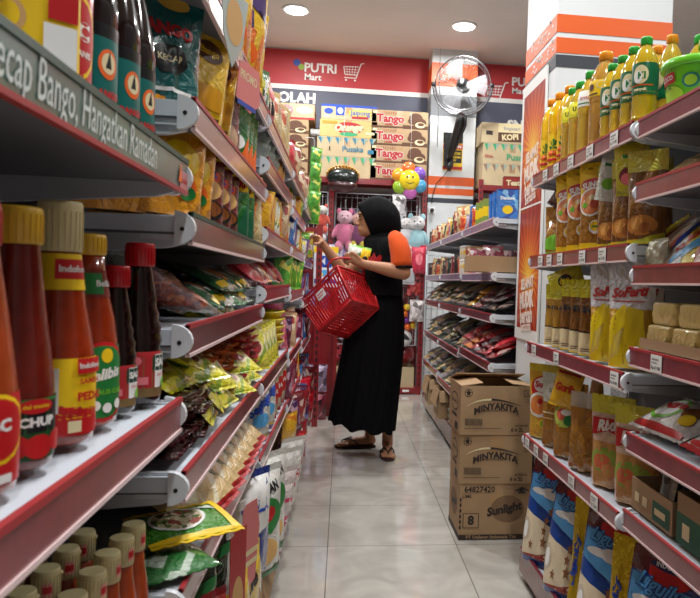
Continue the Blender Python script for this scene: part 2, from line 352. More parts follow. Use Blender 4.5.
def gondola(label, sd, y0, y1, decks, height, depth=.42, base=.10, xf_front=None, front_post=False):
    """sd -1: left run facing +X, +1: right run facing -X. decks: (z_top, rail, top_line, near_bracket)"""
    X = xf_front if xf_front is not None else (-.2 if sd < 0 else .65)
    t = empty('gondola_shelving', (X+sd*.2, (y0+y1)/2, 0)); cx, cy = X+sd*.2, (y0+y1)/2
    T = Matrix.Translation((-cx, -cy, 0))
    def bx(mb, a, b_, c, d, e, f, m): mb.box(min(a, b_), max(a, b_), c, d, e, f, m, T)
    pb = MB(); bx(pb, X+sd*depth, X+sd*(depth+.012), y0, y1, .05, height, PANEL)
    bx(pb, X+sd*(depth-.004), X+sd*depth, y0+.03, y1-.03, height-.03, height, STEEL); pb.build('back_panel', t)
    for yy in (y0+.012, y1-.014):
        pu = MB(); bx(pu, X+sd*(depth-.03), X+sd*depth, yy-.012, yy+.012, .0, height, STEEL)
        for k in range(int(height/.05)): bx(pu, X+sd*(depth-.0315), X+sd*(depth-.03), yy-.004, yy+.004, .04+k*.05, .065+k*.05, BLACK)
        pu.build('upright', t)
    pk = MB(); bx(pk, X+sd*.012, X+sd*depth, y0, y1, base-.03, base-.002, DECK); bx(pk, X, X+sd*.012, y0, y1, .03, base+.012, RAILD); bx(pk, X+sd*.03, X+sd*.045, y0, y1, 0, .05, BLACK)
    pk.build('base_deck', t)
    shelves = []
    for z, rail, line, brk in decks:
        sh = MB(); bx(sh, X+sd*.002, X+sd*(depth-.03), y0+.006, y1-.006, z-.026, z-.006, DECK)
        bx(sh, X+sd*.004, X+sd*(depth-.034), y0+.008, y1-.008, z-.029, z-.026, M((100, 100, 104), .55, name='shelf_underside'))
        for yy in (y0+.02, y1-.03):     # tapered side bracket with a rounded nose
            P = []
            for q in (yy-.0, yy+.012):
                P += [(X+sd*.004, q, z-.004), (X+sd*(depth-.03), q, z-.004), (X+sd*(depth-.03), q, z-.075), (X+sd*.03, q, z-.046), (X+sd*.008, q, z-.04)]
            sh.add(P, [(0, 1, 2, 3, 4), (9, 8, 7, 6, 5), (0, 5, 6, 1), (1, 6, 7, 2), (2, 7, 8, 3), (3, 8, 9, 4), (4, 9, 5, 0)], BRK, False, T)
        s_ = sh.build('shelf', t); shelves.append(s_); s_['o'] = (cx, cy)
        pr = MB(); bx(pr, X-sd*.004, X+sd*.002, y0+.012, y1-.012, z-LIPH+.004, z, rail); bx(pr, X-sd*.0055, X+sd*.001, y0+.012, y1-.012, z-.0045, z+.0015, line)
        bx(pr, X-sd*.0055, X+sd*.001, y0+.012, y1-.012, z-LIPH, z-LIPH+.0045, WLINE if rail is not RAILG else RLINE); pr.build('price_rail', s_)
        for yy in (y0+.006, y1-.012):
            ec = MB(); K = 12; P = []
            for q in (yy-.004, yy+.006):
                for i in range(K):
                    a = math.pi*(i/(K-1)-.5); P.append((X+sd*.016-sd*(.026*math.cos(a)), q, z-LIPH/2+.0005+math.sin(a)*(LIPH/2+.001)))
            ec.add(P, [tuple(range(K)), tuple(range(2*K-1, K-1, -1))]+[(i, (i+1) % K, K+(i+1) % K, K+i) for i in range(K)], CAPM, False, T)
            bx(ec, X-sd*.002+sd*.004, X+sd*.06, yy+.0065, yy+.0075, z-.036, z-.004, CAPM) if brk else None
            ec.lathe([(.0028, 0), (.0028, .0015)], BLACK, 10, T @ Matrix.Translation((X+sd*.006, yy-.004, z-.022)) @ Matrix.Rotation(math.pi/2, 4, 'X'))
            ec.build('end_cap', s_)
    tag(t, label, 'shelving unit'); return shelves
R_, D_, G_, P_, K_ = (RAIL, RLINE), (RAILD, RLINE), (RAILG, GLINE), (RAILP, WLINE), (RAILK, GLINE)
dk = lambda *a: [(z, *c, True) for z, c in a]
GL1 = gondola('near left shelving unit holding sauce bottles, with green handwritten rail', -1, -.05, .925, dk((1.172, G_), (.877, R_), (.545, R_)), 1.95)
gondola('second left shelving unit, behind the sauce bottles', -1, .935, 1.80, dk((1.445, R_), (1.26, R_), (1.112, K_), (.966, D_), (.775, R_), (.62, R_)), 1.95)
gondola('third left shelving unit, holding the yellow plastic trays', -1, 1.81, 2.69, dk((1.445, R_), (1.335, R_), (1.16, R_), (1.01, D_), (.77, D_), (.57, D_)), 1.95)
gondola('fourth left shelving unit, level with the far left sachets', -1, 2.70, 3.58, dk((1.445, R_), (1.31, R_), (1.16, R_), (.985, D_), (.74, D_), (.56, D_)), 1.9)
gondola('fifth left shelving unit, the one the woman reaches into', -1, 3.59, 4.47, dk((1.42, R_), (1.14, D_), (.93, D_), (.70, D_), (.45, D_)), 1.8)
t = empty('shelf_post', (-.17, 5.02, 0)); b = MB(); b.box(-.02, .02, -.02, .02, 0, 1.42, REDP); 
for k in range(26): b.box(-.006, .006, -.0212, -.0195, .06+k*.05, .085+k*.05, BLACK)
b.build('post', t); b = MB(); b.box(-.4, .02, .02, .05, 1.36, 1.40, REDP); b.box(-.4, .02, .02, .05, .12, .16, REDP); b.box(-.40, -.36, -.02, .02, 0, 1.42, REDP); b.build('crossbar', t); tag(t, 'slotted dark red steel post frame at the end of left shelving', 'post')
GR2 = gondola('near right shelving unit with butter packs and cardboard trays', 1, .58, 1.535, dk((1.412, R_), (1.27, R_), (1.085, R_), (.902, R_), (.71, R_), (.535, R_)), 1.95)
GR1 = gondola('second right shelving unit filled with cooking oil', 1, 1.545, 2.42, dk((1.418, R_), (1.138, R_), (.84, R_), (.516, R_)), 1.36, depth=.40)
gondola('third right shelving unit past the pillar, topped with blue boxes', 1, 3.22, 4.10, dk((1.35, P_), (1.095, P_), (.9, D_), (.67, D_), (.40, D_)), 1.6, xf_front=.692, base=.13)
gondola('fourth right shelving unit, with dark snack packs', 1, 4.11, 5.0, dk((1.35, P_), (1.10, P_), (.90, D_), (.64, D_), (.38, D_)), 1.5, xf_front=.692, base=.13)
gondola('farthest right shelving unit beside the toy rack', 1, 5.01, 5.90, dk((1.35, P_), (1.10, P_), (.90, D_), (.64, D_), (.40, D_)), 1.36, xf_front=.692, base=.13)
# wire mesh end panel of the far right run
t = empty('wire_mesh_panel', (.90, 5.935, 0)); b = MB(); WM = M((190, 195, 200), .35, name='white_wire')
for i in range(9): b.tube([(-.2+i*.05, 0, .02), (-.2+i*.05, 0, 1.28)], .0028 if i else .009, WM, 5)
for i in range(14): b.tube([(-.2, 0, .1+i*.09), (.2, 0, .1+i*.09)], .0026, WM, 5)
b.build('wire_grid', t); tag(t, 'white wire mesh panel closing the far right shelving', 'wire panel')
# handwriting and sticker on the green rail, price tickets on the right rails
def ticket(shelf, y, z, w=.05, h=.036, txt=None):
    t = MB(); t.box(-w/2, w/2, -.0008, 0, -h/2, h/2, WHITE)
    f_ = lambda u, v, off: (-w/2+u*w, -.0008-off, -h/2+v*h)
    t.deco(f_, [('r', .1, .68, .75, .8, GREY), ('r', .1, .5, .6, .58, GREY), ('t', txt or 'Rp '+str(10+int(abs(y)*37) % 80)+'.'+str(int(abs(z)*77) % 10)+'00', .5, .26, .82, BLACK)], w, h, .0002, .0001)
    o = t.build('price_ticket', shelf); c = shelf['o']; o.location = (.65-.0062-c[0], y-c[1], z-.021); o.rotation_euler = (0, 0, -math.pi/2)
for sh, z, ys in ((GR1[0], 1.418, (2.25, 2.13, 1.99, 1.83, 1.66)), (GR1[1], 1.138, (2.27, 2.17, 2.06, 1.86, 1.71)), (GR1[2], .84, (2.31, 2.06, 1.60)), (GR1[3], .516, (2.35, 2.24, 2.13, 1.88, 1.70)), (GR2[3], .902, (1.38,))):
    for y in ys: ticket(sh, y, z)
for sh in GL1+GR1+GR2: del sh['o']
b = MB(); HW = M((205, 214, 210), .5, name='chalk_white')
f_ = lambda u, v, off: (-.2+.0045+off, .33+u*.60, 1.130+v*.042)
b.deco(f_, [('t', 'Kecap Bango, Hangatkan Ramadan', .425, .52, .60, HW, 0, .0, .15, 1.6)], .60, .042, .0004, 0)
o = b.build('chalk_lettering', GL1[0]); o.location = (.4, -.4375, 0); b = MB()
b.deco(f_, [('r', .9, .1, .975, .62, M((190, 120, 120), .4, name='sticker_pink')), ('t', 'ramadan', .937, .36, .06, RED), ('p', [(.885, .25), (.9, .8), (.915, .3)], ORG)], .60, .042, .0004, .0002)
o = b.build('sticker', GL1[0]); o.location = (.4, -.4375, 0)
# ---------------------------------------------------------------- product builders (local front is -Y, base at z=0)
def sstep(x): x = max(0, min(1, x)); return x*x*(3-2*x)
def pouch(name, w, h, d, body, decals=(), kind='stand', bands=None, seed=1, seal=None, bend=0, wr=.1, nu=12, nv=16, seal_h=.06, cap=None):
    r = random.Random(seed); ph = [r.uniform(0, 6.28) for _ in range(4)]; top = 1-seal_h; bot = 0 if kind == 'stand' else (seal_h if kind == 'pillow' else .0)
    def S(u, v, side=1, off=0):
        e = max(0, 1-abs(2*u-1)**2.4)**.6; q = (v-bot)/(top-bot)
        if kind == 'stand': p = (.82+.18*sstep(v/.1))*(1-sstep((v-.3)/(top-.3))**1.15) if v < top else 0
        elif kind == 'pillow': p = max(0, math.sin(math.pi*max(0, min(1, q))))**.5
        else: p = max(0, 1-abs(2*max(0, min(1, q))-1)**5)**.7
        wv = (wr if kind != 'brick' else wr*.4)*math.sin(u*17+ph[0]+v*4)*math.sin(v*9+ph[1])+(wr if kind != 'brick' else wr*.4)*.6*math.sin(u*31+ph[2]-v*13)*e
        y = d/2*(e*p*(1+wv)+.012)
        x = (u-.5)*w*(1-.12*p*min(1, d/w)); zz = v*h
        return (x, -side*(y+off)-bend*v*v*h+wr*.1*w*math.sin(v*5+ph[3])*v, zz)
    us = [i/nu for i in range(nu+1)]; vb = sorted(set([bot, top]+[i/nv for i in range(nv+1) if bot < i/nv < top]+[x for x, _ in (bands or []) if x < top]))
    mf = body
    if bands: mf = lambda v: next((m for x, m in bands if v < x), body)
    b = MB(); b.grid(lambda u, v: S(u, v), us, vb, mf); b.grid(lambda u, v: S(u, v, -1), us, vb, mf, flip=True)
    b.grid(lambda u, v: S(u, bot, 1-2*v), us, [0, 1], body, flip=True)
    GP_ = [[Vector(S(u, v)) for u in us] for v in vb]
    def fl(u, v, off):      # follow the faceted surface exactly so print never sinks into it
        u = max(0, min(.9999, u)); v = max(vb[0], min(vb[-1]-1e-5, v)); i = int(u*nu); j = next(k for k in range(len(vb)-1) if v <= vb[k+1]); a = u*nu-i; c_ = (v-vb[j])/(vb[j+1]-vb[j])
        p, q, r_, s_ = GP_[j][i], GP_[j][i+1], GP_[j+1][i], GP_[j+1][i+1]; P_0 = p*(1-a)*(1-c_)+q*a*(1-c_)+r_*(1-a)*c_+s_*a*c_
        return (P_0.x, P_0.y-off, P_0.z)
    b.deco(fl, decals, w, h, .0012 if kind != 'brick' else .002, .0003)
    root = b.build(name)
    sm_ = seal or (mf(.9) if bands else body)
    for lo, hi in ([(top, 1)] if kind != 'pillow' else [(top, 1), (0, bot)]):
        n = 24; s = MB()
        z = lambda u: .0012*math.sin(u*n*1.57)
        for sd in (1, -1):
            s.grid(lambda u, v: (S(u, v, 0)[0], S(u, v, 0)[1]-sd*.0008+z(u), v*h+(.0015*(int(u*n) % 2) if v in (0, 1) else 0)), [i/n for i in range(n+1)], [lo, hi], sm_, flip=sd < 0)
        s.build('seal', root)
    if cap:
        c = MB(); c.lathe([(.012, 0), (.012, .018), (.009, .02)], cap, 14, Matrix.Translation((w*.28, -bend*h, h-.004))); c.build('cap', root)
    return root
def bottle(name, prof, mats, cap_prof, capm, label=None, neck=None, n=28, sq=1, liquid_band=None, hang=None):
    """label: (z0,z1,radius fn,base material,decals,arc)"""
    root = MB().lathe(prof, mats, n, sy=sq).build(name)
    c = MB(); c.lathe(cap_prof, capm, n)
    z0, z1 = cap_prof[0][1], cap_prof[-1][1]; r0 = cap_prof[0][0]
    for i in range(24):
        a = 2*math.pi*i/24; c.box(-.0006, .0006, -.0004, .0006, z0+.002, z0+(z1-z0)*.8, capm, Matrix.Translation((r0*math.cos(a), r0*math.sin(a), 0)) @ Matrix.Rotation(a, 4, 'Z'))
    c.build('cap', root)
    def rad(z):
        for (r1, a), (r2, b_) in zip(prof, prof[1:]):
            if a <= z <= b_ and b_ > a: return r1+(r2-r1)*(z-a)/(b_-a)
        return prof[-1][0]
    for nm, L_ in (('label', label), ('neck_label', neck)):
        if not L_: continue
        za, zb, base, dec, arc = L_; b = MB()
        f = lambda u, v, off: ((rad(za+(zb-za)*v)+off)*math.sin((u-.5)*arc), -(rad(za+(zb-za)*v)+off)*math.cos((u-.5)*arc)*sq, za+(zb-za)*v)
        b.grid(lambda u, v: f(u, v, .0006), [i/26 for i in range(27)], [i/8 for i in range(9)], base)
        wl = rad((za+zb)/2)*arc
        b.deco(f, dec, wl, zb-za, .0009, .0002); b.build(nm, root)
    return root
CARD = M((168, 136, 100), .75, 'card', name='cardboard'); CARDI = M((136, 108, 78), .8, 'card', name='cardboard_inside'); INK = M((52, 40, 34), .6, name='carton_ink'); TAPE = M((176, 140, 98), .25, 'coat', name='packing_tape')
def carton(name, w, dpt, h, m=CARD, front=(), side=(), open_=False, tape=True, flaps=(2.5, .25, .12, 2.0)):
    b = MB(); t = .003
    if not open_: b.box(-w/2, w/2, 0, dpt, 0, h, m, ch=.002)
    else:
        b.box(-w/2, w/2, 0, dpt, 0, t, m)
        for a in ((-w/2, w/2, 0, t), (-w/2, w/2, dpt-t, dpt), (-w/2, -w/2+t, t, dpt-t), (w/2-t, w/2, t, dpt-t)): b.box(*a, t, h, m)
    b.deco(lambda u, v, off: (-w/2+u*w, -off, v*h), front, w, h, .0006, .0002)
    b.deco(lambda u, v, off: (-w/2-off, dpt*(1-u), v*h), side, dpt, h, .0006, .0002)
    o = b.build(name)
    if tape and not open_:
        tb = MB(); tb.box(-.028, .028, -.0004, dpt+.0004, h-.00001, h+.0005, TAPE); tb.box(-.028, .028, -.0005, 0, h-.08, h, TAPE); tb.build('packing_tape', o)
    if open_ and flaps:
        for i, (a, ln) in enumerate(((flaps[0], dpt*.48), (flaps[1], dpt*.48), (flaps[2], w*.3), (flaps[3], w*.3))):
            if a is None: continue
            f = MB()     # angle measured from pointing up, positive folds outward
            if i < 2: f.box(-w/2, w/2, -t/2, t/2, 0, ln, m); X = Matrix.Translation((0, 0 if i == 0 else dpt, h)) @ Matrix.Rotation(a if i == 0 else -a, 4, 'X')
            else: f.box(-t/2, t/2, .002, dpt-.002, 0, ln, m); X = Matrix.Translation(((-w/2) if i == 2 else w/2, 0, h)) @ Matrix.Rotation(-a if i == 2 else a, 4, 'Y')
            f.v = [tuple(X @ Vector(p)) for p in f.v]; f.build('flap', o)
    return o
def F(c, **k): return M(c, k.pop('r', .3), 'film', **k)
# ---- left: tall bottles on the top shelf
KEC = M((26, 12, 10), .08, 'coat', name='soy_bottle'); BKC = M((22, 22, 24), .3, name='black_cap'); BARC = M((225, 225, 220), .5, name='barcode_paper')
pk = [(.024, 0), (.031, .004), (.0325, .012), (.0325, .105), (.033, .112), (.031, .13), (.024, .165), (.016, .2), (.0135, .225), (.0135, .24)]
bars = lambda u0, u1, v0, v1: [('r', u0, v0, u1, v1, WHITE)]+[('r', u0+(u1-u0)*(.08+.12*i), v0+(v1-v0)*.1, u0+(u1-u0)*(.08+.12*i+.05), v1-(v1-v0)*.1, INK) for i in range(7)]
bango = bottle('soy_sauce_bottle', pk, KEC, [(.0155, .236), (.0155, .265), (.013, .268)], BKC,
   label=(.012, .085, TEAL, [('e', .5, .66, .07, .2, ORG), ('e', .5, .67, .05, .14, CREAM), ('p', [(.475, .6), (.505, .84), (.52, .6)], BLACK), ('t', 'BANGO', .5, .26, .2, RED, 0, .05), ('r', .4, .08, .6, .14, WHITE), ('e', .66, .2, .05, .1, GRN)]+bars(.24, .34, .1, .72), 5.2),
   neck=(.085, .098, M((14, 14, 16), .3, name='label_black'), [], 5.2))
PB = Proto(bango, 'black sweet soy sauce bottle with teal label', 'bottle', 'teal label soy bottles')
abck = bottle('soy_sauce_bottle', pk, KEC, [(.0155, .236), (.0155, .265), (.013, .268)], BKC,
   label=(.010, .105, M((196, 26, 34), .3, 'coat', name='label_red'), [('e', .5, .55, .19, .42, YEL), ('e', .5, .55, .175, .375, RED), ('t', 'ABC', .5, .6, .24, WHITE, 0, .06), ('t', 'KECAP MANIS', .5, .4, .26, WHITE, 0, .03), ('r', .4, .08, .6, .16, WHITE)], 5.4),
   neck=(.15, .19, WHITE, [('t', 'ABC', .5, .5, .3, RED)], 4.5))
PA = Proto(abck, 'black soy sauce bottle with round red label', 'bottle', 'red label soy bottles')
put(PA, -.262, .665, 1.172, .8, 'on the upper near left shelf')
for x, y, r in ((-.262, .737, 1.15), (-.260, .808, 1.2), (-.262, .878, 1.25)): put(PB, x, y, 1.172, r, 'on the upper near left shelf')
for x, y, r in ((-.335, .70, .6), (-.335, .772, .6), (-.335, .845, .6)): put(PB, x, y, 1.172, r, 'in back row')
ybox = MB(); YF_ = M((236, 196, 30), .4, name='yellow_carton'); ybox.box(-.038, .038, 0, .06, 0, .19, YF_, ch=.003)
ybox.deco(lambda u, v, off: (-.038+u*.076, -off, v*.19), [('r', .08, .04, .5, .2, CREAM), ('e', .3, .28, .16, .07, TAN), ('e', .3, .28, .1, .05, YEL), ('r', .66, .3, .96, .42, RED), ('r', .62, .1, .95, .28, WHITE), ('t', 'Royco', .5, .7, .8, RED), ('p', [(.1, .5), (.5, .62), (.8, .5), (.5, .45)], TAN)], .076, .19)
ybr = ybox.build('seasoning_box'); f_ = MB(); f_.box(-.038, .038, 0, .06, .19, .192, YF_); f_.build('lid_flap', ybr)
put(Proto(ybr, 'yellow seasoning carton with tan printing', 'box', 'yellow cartons'), -.246, .585, 1.172, .7, 'beside soy bottles on near left shelf')
ybox = MB(); ybox.box(-.03, .03, 0, .06, 0, .17, M((70, 40, 96), .4, name='purple_carton'), ch=.003); ybox.box(.0, .0305, -.0006, 0, .03, .15, TAN); ybr = ybox.build('snack_box'); f_ = MB(); f_.box(-.03, .03, 0, .06, .17, .172, BROWN); f_.build('lid_flap', ybr)
put(Proto(ybr, 'purple and tan carton', 'box', 'purple cartons'), -.255, .485, 1.172, .8, 'at the front end of upper near left shelf')
# ---- left: sauces on the bottle shelf
ZB = .8785
SAU = M((146, 46, 14), .2, 'sauce', name='chilli_sauce'); SAU2 = M((108, 30, 20), .2, 'sauce', name='tomato_sauce'); ORS = M((160, 66, 30), .2, 'sauce', name='orange_chilli_sauce'); CCAP = M((214, 200, 150), .45, name='cream_cap'); YCAP = M((222, 178, 50), .4, name='yellow_cap'); RCAP = M((198, 22, 34), .35, name='red_cap')
FLAME = [(0, 0), (0, .62), (.06, .5), (.1, .68), (.15, .52), (.2, .8), (.26, .55), (.3, .72), (.36, .5), (.4, .3), (.55, .22), (1, .2), (1, 0)]
indo = bottle('chilli_sauce_bottle', [(.024, 0), (.0305, .004), (.0315, .012), (.0315, .062), (.031, .075), (.0275, .10), (.0225, .125), (.0195, .15), (.0175, .168), (.016, .178)], SAU,
   [(.0185, .172), (.0185, .214), (.0175, .217)], CCAP,
   label=(.010, .078, YEL, [('p', FLAME, RED), ('r', 0, 0, 1, .22, RED), ('r', .25, .3, .42, .88, BARC)]+bars(.34, .4, .34, .84)+[('r', .5, .8, .66, 1., RED), ('t', 'Indofood', .58, .9, .14, WHITE), ('t', 'SAMBAL', .58, .7, .14, RED, 0, .03), ('t', 'PEDAS', .58, .5, .16, RED, 0, .05), ('r', .46, .05, .52, .2, CREAM)], 5.6),
   neck=(.138, .170, YEL, [('r', .38, .3, .72, .85, RED), ('t', 'Indofood', .55, .58, .28, WHITE, 0, .03)], 5.6))
put(Proto(indo, 'large orange-red chilli sauce bottle, cream cap and yellow flame label', 'bottle', 'sauce bottles'), -.2505, .664, ZB, .85, 'on near left shelf', sc=.985)
ket = bottle('ketchup_bottle', [(.022, 0), (.0275, .004), (.028, .012), (.028, .07), (.0265, .09), (.022, .13), (.0185, .165), (.0165, .19), (.0165, .2)], SAU2,
   [(.018, .193), (.018, .222), (.017, .225)], YCAP,
   label=(.010, .062, M((28, 84, 44), .35, name='label_green'), [('r', 0, .45, 1, 1, BLACK), ('r', 0, .95, 1, 1, GRN), ('e', .55, .88, .09, .12, RED), ('t', 'del monte', .55, .88, .13, YEL), ('t', 'KETCHUP', .5, .62, .29, WHITE, 0, .05), ('e', .45, .25, .07, .2, RED), ('e', .56, .22, .07, .2, RED), ('e', .67, .28, .06, .18, RED)], 5.6))
put(Proto(ket, 'slim tomato ketchup bottle with yellow cap', 'bottle', 'sauce bottles'), -.250, .578, ZB, .7, 'on near left shelf', sc=(1.02, 1.02, .89))
abcs = bottle('chilli_sauce_bottle', [(.024, 0), (.030, .004), (.031, .012), (.031, .07), (.029, .095), (.024, .14), (.019, .18), (.017, .2)], ORS,
   [(.0185, .195), (.0185, .226), (.0175, .229)], M((205, 90, 80), .4, name='pink_red_cap'),
   label=(.010, .08, M((190, 30, 36), .35, name='label_red2'), [('e', .5, .62, .17, .4, YEL), ('e', .5, .62, .155, .35, RED), ('t', 'ABC', .5, .66, .15, WHITE, 0, .05), ('r', .42, .02, .58, .12, WHITE)], 5.6))
put(Proto(abcs, 'orange chilli sauce bottle with red oval label, cut off at picture edge,', 'bottle', 'sauce bottles'), -.249, .508, ZB, .95, 'near left shelf', sc=(1, 1, .86))
bel = bottle('chilli_sauce_bottle', [(.023, 0), (.029, .004), (.030, .012), (.030, .065), (.0295, .08), (.026, .11), (.0205, .135), (.0165, .158), (.015, .185)], SAU,
   [(.0165, .178), (.0165, .197), (.0155, .2)], YCAP,
   label=(.010, .085, M((30, 96, 50), .35, name='label_green2'), [('e', .5, .5, .22, .56, RED), ('e', .5, .5, .205, .5, GRN), ('e', .52, .86, .04, .1, YEL), ('t', 'Belibis', .5, .6, .25, WHITE, .15, .04, .3), ('t', 'SAUS CABE', .55, .36, .22, LGRN), ('e', .45, .18, .03, .07, WHITE), ('e', .52, .14, .03, .07, WHITE), ('e', .6, .18, .03, .07, WHITE)], 5.4),
   neck=(.135, .162, M((120, 40, 36), .35, name='neck_brown'), [('r', .35, .1, .55, .9, GRN), ('t', 'Belibis', .6, .5, .25, WHITE)], 5))
put(Proto(bel, 'chilli sauce bottle with green oval label and dented yellow cap', 'bottle', 'sauce bottles'), -.2535, .742, ZB, .9, 'on near left shelf', sc=(1.02, 1.02, .95))
sao = lambda k: bottle('oyster_sauce_bottle', [(.021*k, 0), (.0245*k, .003), (.025*k, .01), (.025*k, .055)]+[((.0255 if i % 2 else .0235)*k-.0013*max(0, i-2)*k, .062+i*.0075) for i in range(8)]+[(.0125*k, .15), (.0115*k, .158)], KEC,
   [(.0155*k, .152), (.0155*k, .176), (.0145*k, .178)], RCAP,
   label=(.008, .058, M((120, 96, 60), .4, name='label_kraft'), [('r', 0, .2, .55, 1, M((176, 40, 46), .4, name='label_rust')), ('r', .48, .2, .68, .94, WHITE), ('r', .46, .58, .72, .92, M((18, 62, 48), .4, name='label_deep_green')), ('t', 'SAORI', .59, .75, .22, WHITE, 0, .05), ('t', 'SAUS TIRAM', .58, .48, .16, RED), ('e', .6, .3, .05, .12, LGRN), ('e', .33, .8, .04, .1, PINK), ('r', .25, .28, .42, .45, PINK)], 5.6))
put(Proto(sao(.92), 'short dark oyster sauce bottle, red cap', 'bottle', 'sauce bottles'), -.247, .812, ZB, 1.1, 'between bottles on near left shelf', sc=(.98, .98, .90))
sa2 = Proto(sao(1.06), 'tall dark oyster sauce bottle, red cap', 'bottle', 'oyster sauce bottles')
put(sa2, -.240, .876, ZB, 1.15, 'at shelf end on near left shelf', sc=(1, 1, 1.06))
put(sa2, -.30, .862, ZB, .7, 'in back row of near left shelf', sc=(1, 1, 1.05))
kb = Proto(copy_tree(ket), 'slim tomato ketchup bottle with yellow cap', 'bottle', 'sauce bottles')
put(kb, -.322, .655, ZB, .3, 'behind cream capped bottle, near left shelf', sc=(1, 1, .93))
kb2 = Proto(copy_tree(bel), 'chilli sauce bottle', 'bottle', 'sauce bottles')
put(kb2, -.312, .73, ZB, .3, 'in back row behind cream capped bottle', sc=1.0)
# ---- left: small cream capped bottles on the bottom shelf
smb = bottle('small_chilli_sauce_bottle', [(.015, 0), (.0185, .003), (.019, .01), (.019, .09), (.017, .11), (.0135, .13), (.012, .15)], ORS, [(.0135, .146), (.0135, .176), (.0125, .178)], CCAP,
   label=(.008, .06, YEL, [('p', FLAME, RED), ('t', 'SAMBAL', .55, .7, .24, RED)], 5.6))
cb = MB(); f_ = lambda u, v, off: ((.0138+off)*math.sin((u-.5)*1.2), -(.0138+off)*math.cos((u-.5)*1.2), .152+v*.014)
cb.deco(f_, [('r', .2, 0, .8, 1, PINK), ('r', .25, .25, .75, .75, RED)], .016, .014, .0002, .0002); cb.ell((.013, 0, .17), (.003, .004, .003), CCAP, 8, 5); cb.build('cap_sticker', smb)
SB = Proto(smb, 'small chilli sauce bottle, cream cap,', 'bottle', 'small chilli sauce bottles')
for k, (x, y) in enumerate([(-.246, .70), (-.2465, .755), (-.2475, .805), (-.2465, .852), (-.246, .898)]): put(SB, x, y, .5465, 1.2+.1*(k % 3), 'front row, bottom near left shelf')
for k, (x, y) in enumerate([(-.296, .71), (-.295, .765), (-.2955, .82), (-.296, .872), (-.30, .65)]): put(SB, x, y, .5465, .3+.15*(k % 3), 'second row, bottom near left shelf')
for k, (x, y) in enumerate([(-.345, .73), (-.345, .80), (-.345, .86)]): put(SB, x, y, .5465, .3, 'third row, bottom near left shelf')
# ================================================================= right side
R90 = -math.pi/2
OIL = M((236, 200, 66), .08, 'oil', name='golden_oil', t=.55); OILB = M((212, 162, 66), .1, 'oil', name='amber_oil', t=.5); OILD = M((144, 94, 38), .12, 'oil', name='brown_oil', t=.35, b=.5); OILP = M((196, 136, 44), .14, 'oil', name='pouch_oil', t=.4, b=.6)
OCAP = M((238, 150, 20), .35, name='orange_cap'); GCAP = M((50, 165, 60), .35, name='green_cap'); CLR = M((232, 232, 225), .15, 'clear', name='clear_film', alpha=.38)
def oilbottle(h, r, oil, capm, label, ribs=7):
    p = [(r*.8, 0), (r, .006), (r, .012)]
    for i in range(ribs*2): p.append((r*(1 if i % 2 else .93), .016+i*(h*.42/(ribs*2))))
    p += [(r, h*.47), (r*1.0, h*.66), (r*.9, h*.74), (r*.66, h*.83), (r*.42, h*.885), (r*.38, h*.9), (r*.38, h*.92)]
    k = r*.44
    return bottle('cooking_oil_bottle', p, oil, [(k, h*.905), (k, h*.985), (k*.92, h)], capm, label=label, n=24)
W_ = '' 
lg = oilbottle(.262, .0425, OILB, OCAP, (.135, .178, YEL, [('e', .55, .7, .07, .25, CREAM), ('e', .55, .7, .055, .2, YEL), ('t', '2L', .62, .3, .08, BLACK, 0, .04), ('r', .35, .1, .5, .2, BROWN), ('e', .4, .6, .05, .2, BROWN)], 5.2), 9)
PLG = Proto(lg, 'large amber oil bottle, orange cap and yellow label', 'bottle', 'large oil bottles')
put(PLG, .70, 1.885, 1.42, R90+0.75, 'on right top shelf')
put(PLG, .80, 1.90, 1.42, R90+0.65, 'in back row of right top shelf')
palm = [('p', [(.5, .1), (.515, .1), (.51, .5), (.5, .5)], GRN)]+[('p', [(.505, .5), (.505+.1*math.cos(a), .5+.3*math.sin(a)), (.505+.07*math.cos(a+.5), .5+.3*math.sin(a+.5))], GRN) for a in (-.4, .5, 1.3, 2.1, 2.9)]+[('r', .35, .04, .65, .12, RED)]
yl = oilbottle(.25, .036, M((255, 205, 20), .1, 'oil', name='yellow_oil', t=.45), OCAP, (.02, .115, YEL, [('e', .5, .25, .12, .2, ORG)]+palm+[('t', 'palma', .5, .22, .16, RED, 0, .03)], 5), 5)
PYL = Proto(yl, 'yellow oil bottle with palm tree label', 'bottle', 'palm label oil bottles')
for x, y in ((.69, 2.35), (.69, 2.265), (.695, 2.18)): put(PYL, x, y, 1.42, R90+0.75, 'on right top shelf')
for x, y in ((.785, 2.33), (.785, 2.24)): put(PYL, x, y, 1.42, R90, 'in back row of right top shelf')
ul = oilbottle(.225, .033, OIL, GCAP, (.115, .16, M((215, 210, 40), .35, name='label_lime'), [('e', .5, .5, .14, .35, M((240, 230, 60), .4, name='leaf_yellow')), ('t', 'U', .5, .5, .08, BLACK, 0, .05)], 4.5), 7)
PUL = Proto(ul, 'golden oil bottle, green cap and lime label', 'bottle', 'lime label oil bottles')
for x, y in ((.685, 2.115), (.685, 2.045)): put(PUL, x, y, 1.42, R90+0.75, 'on right top shelf')
wl = oilbottle(.235, .034, OIL, GCAP, (.13, .175, WHITE, [('t', 'SOVIA', .5, .5, .2, RED), ('r', .3, .15, .7, .22, GRN)], 4.8), 7)
PWL = Proto(wl, 'golden oil bottle with small white label', 'bottle', 'white label oil bottles')
put(PWL, .69, 1.975, 1.42, R90+0.75, 'on right top shelf'); put(PWL, .77, 2.0, 1.42, R90, 'in back row of right top shelf')
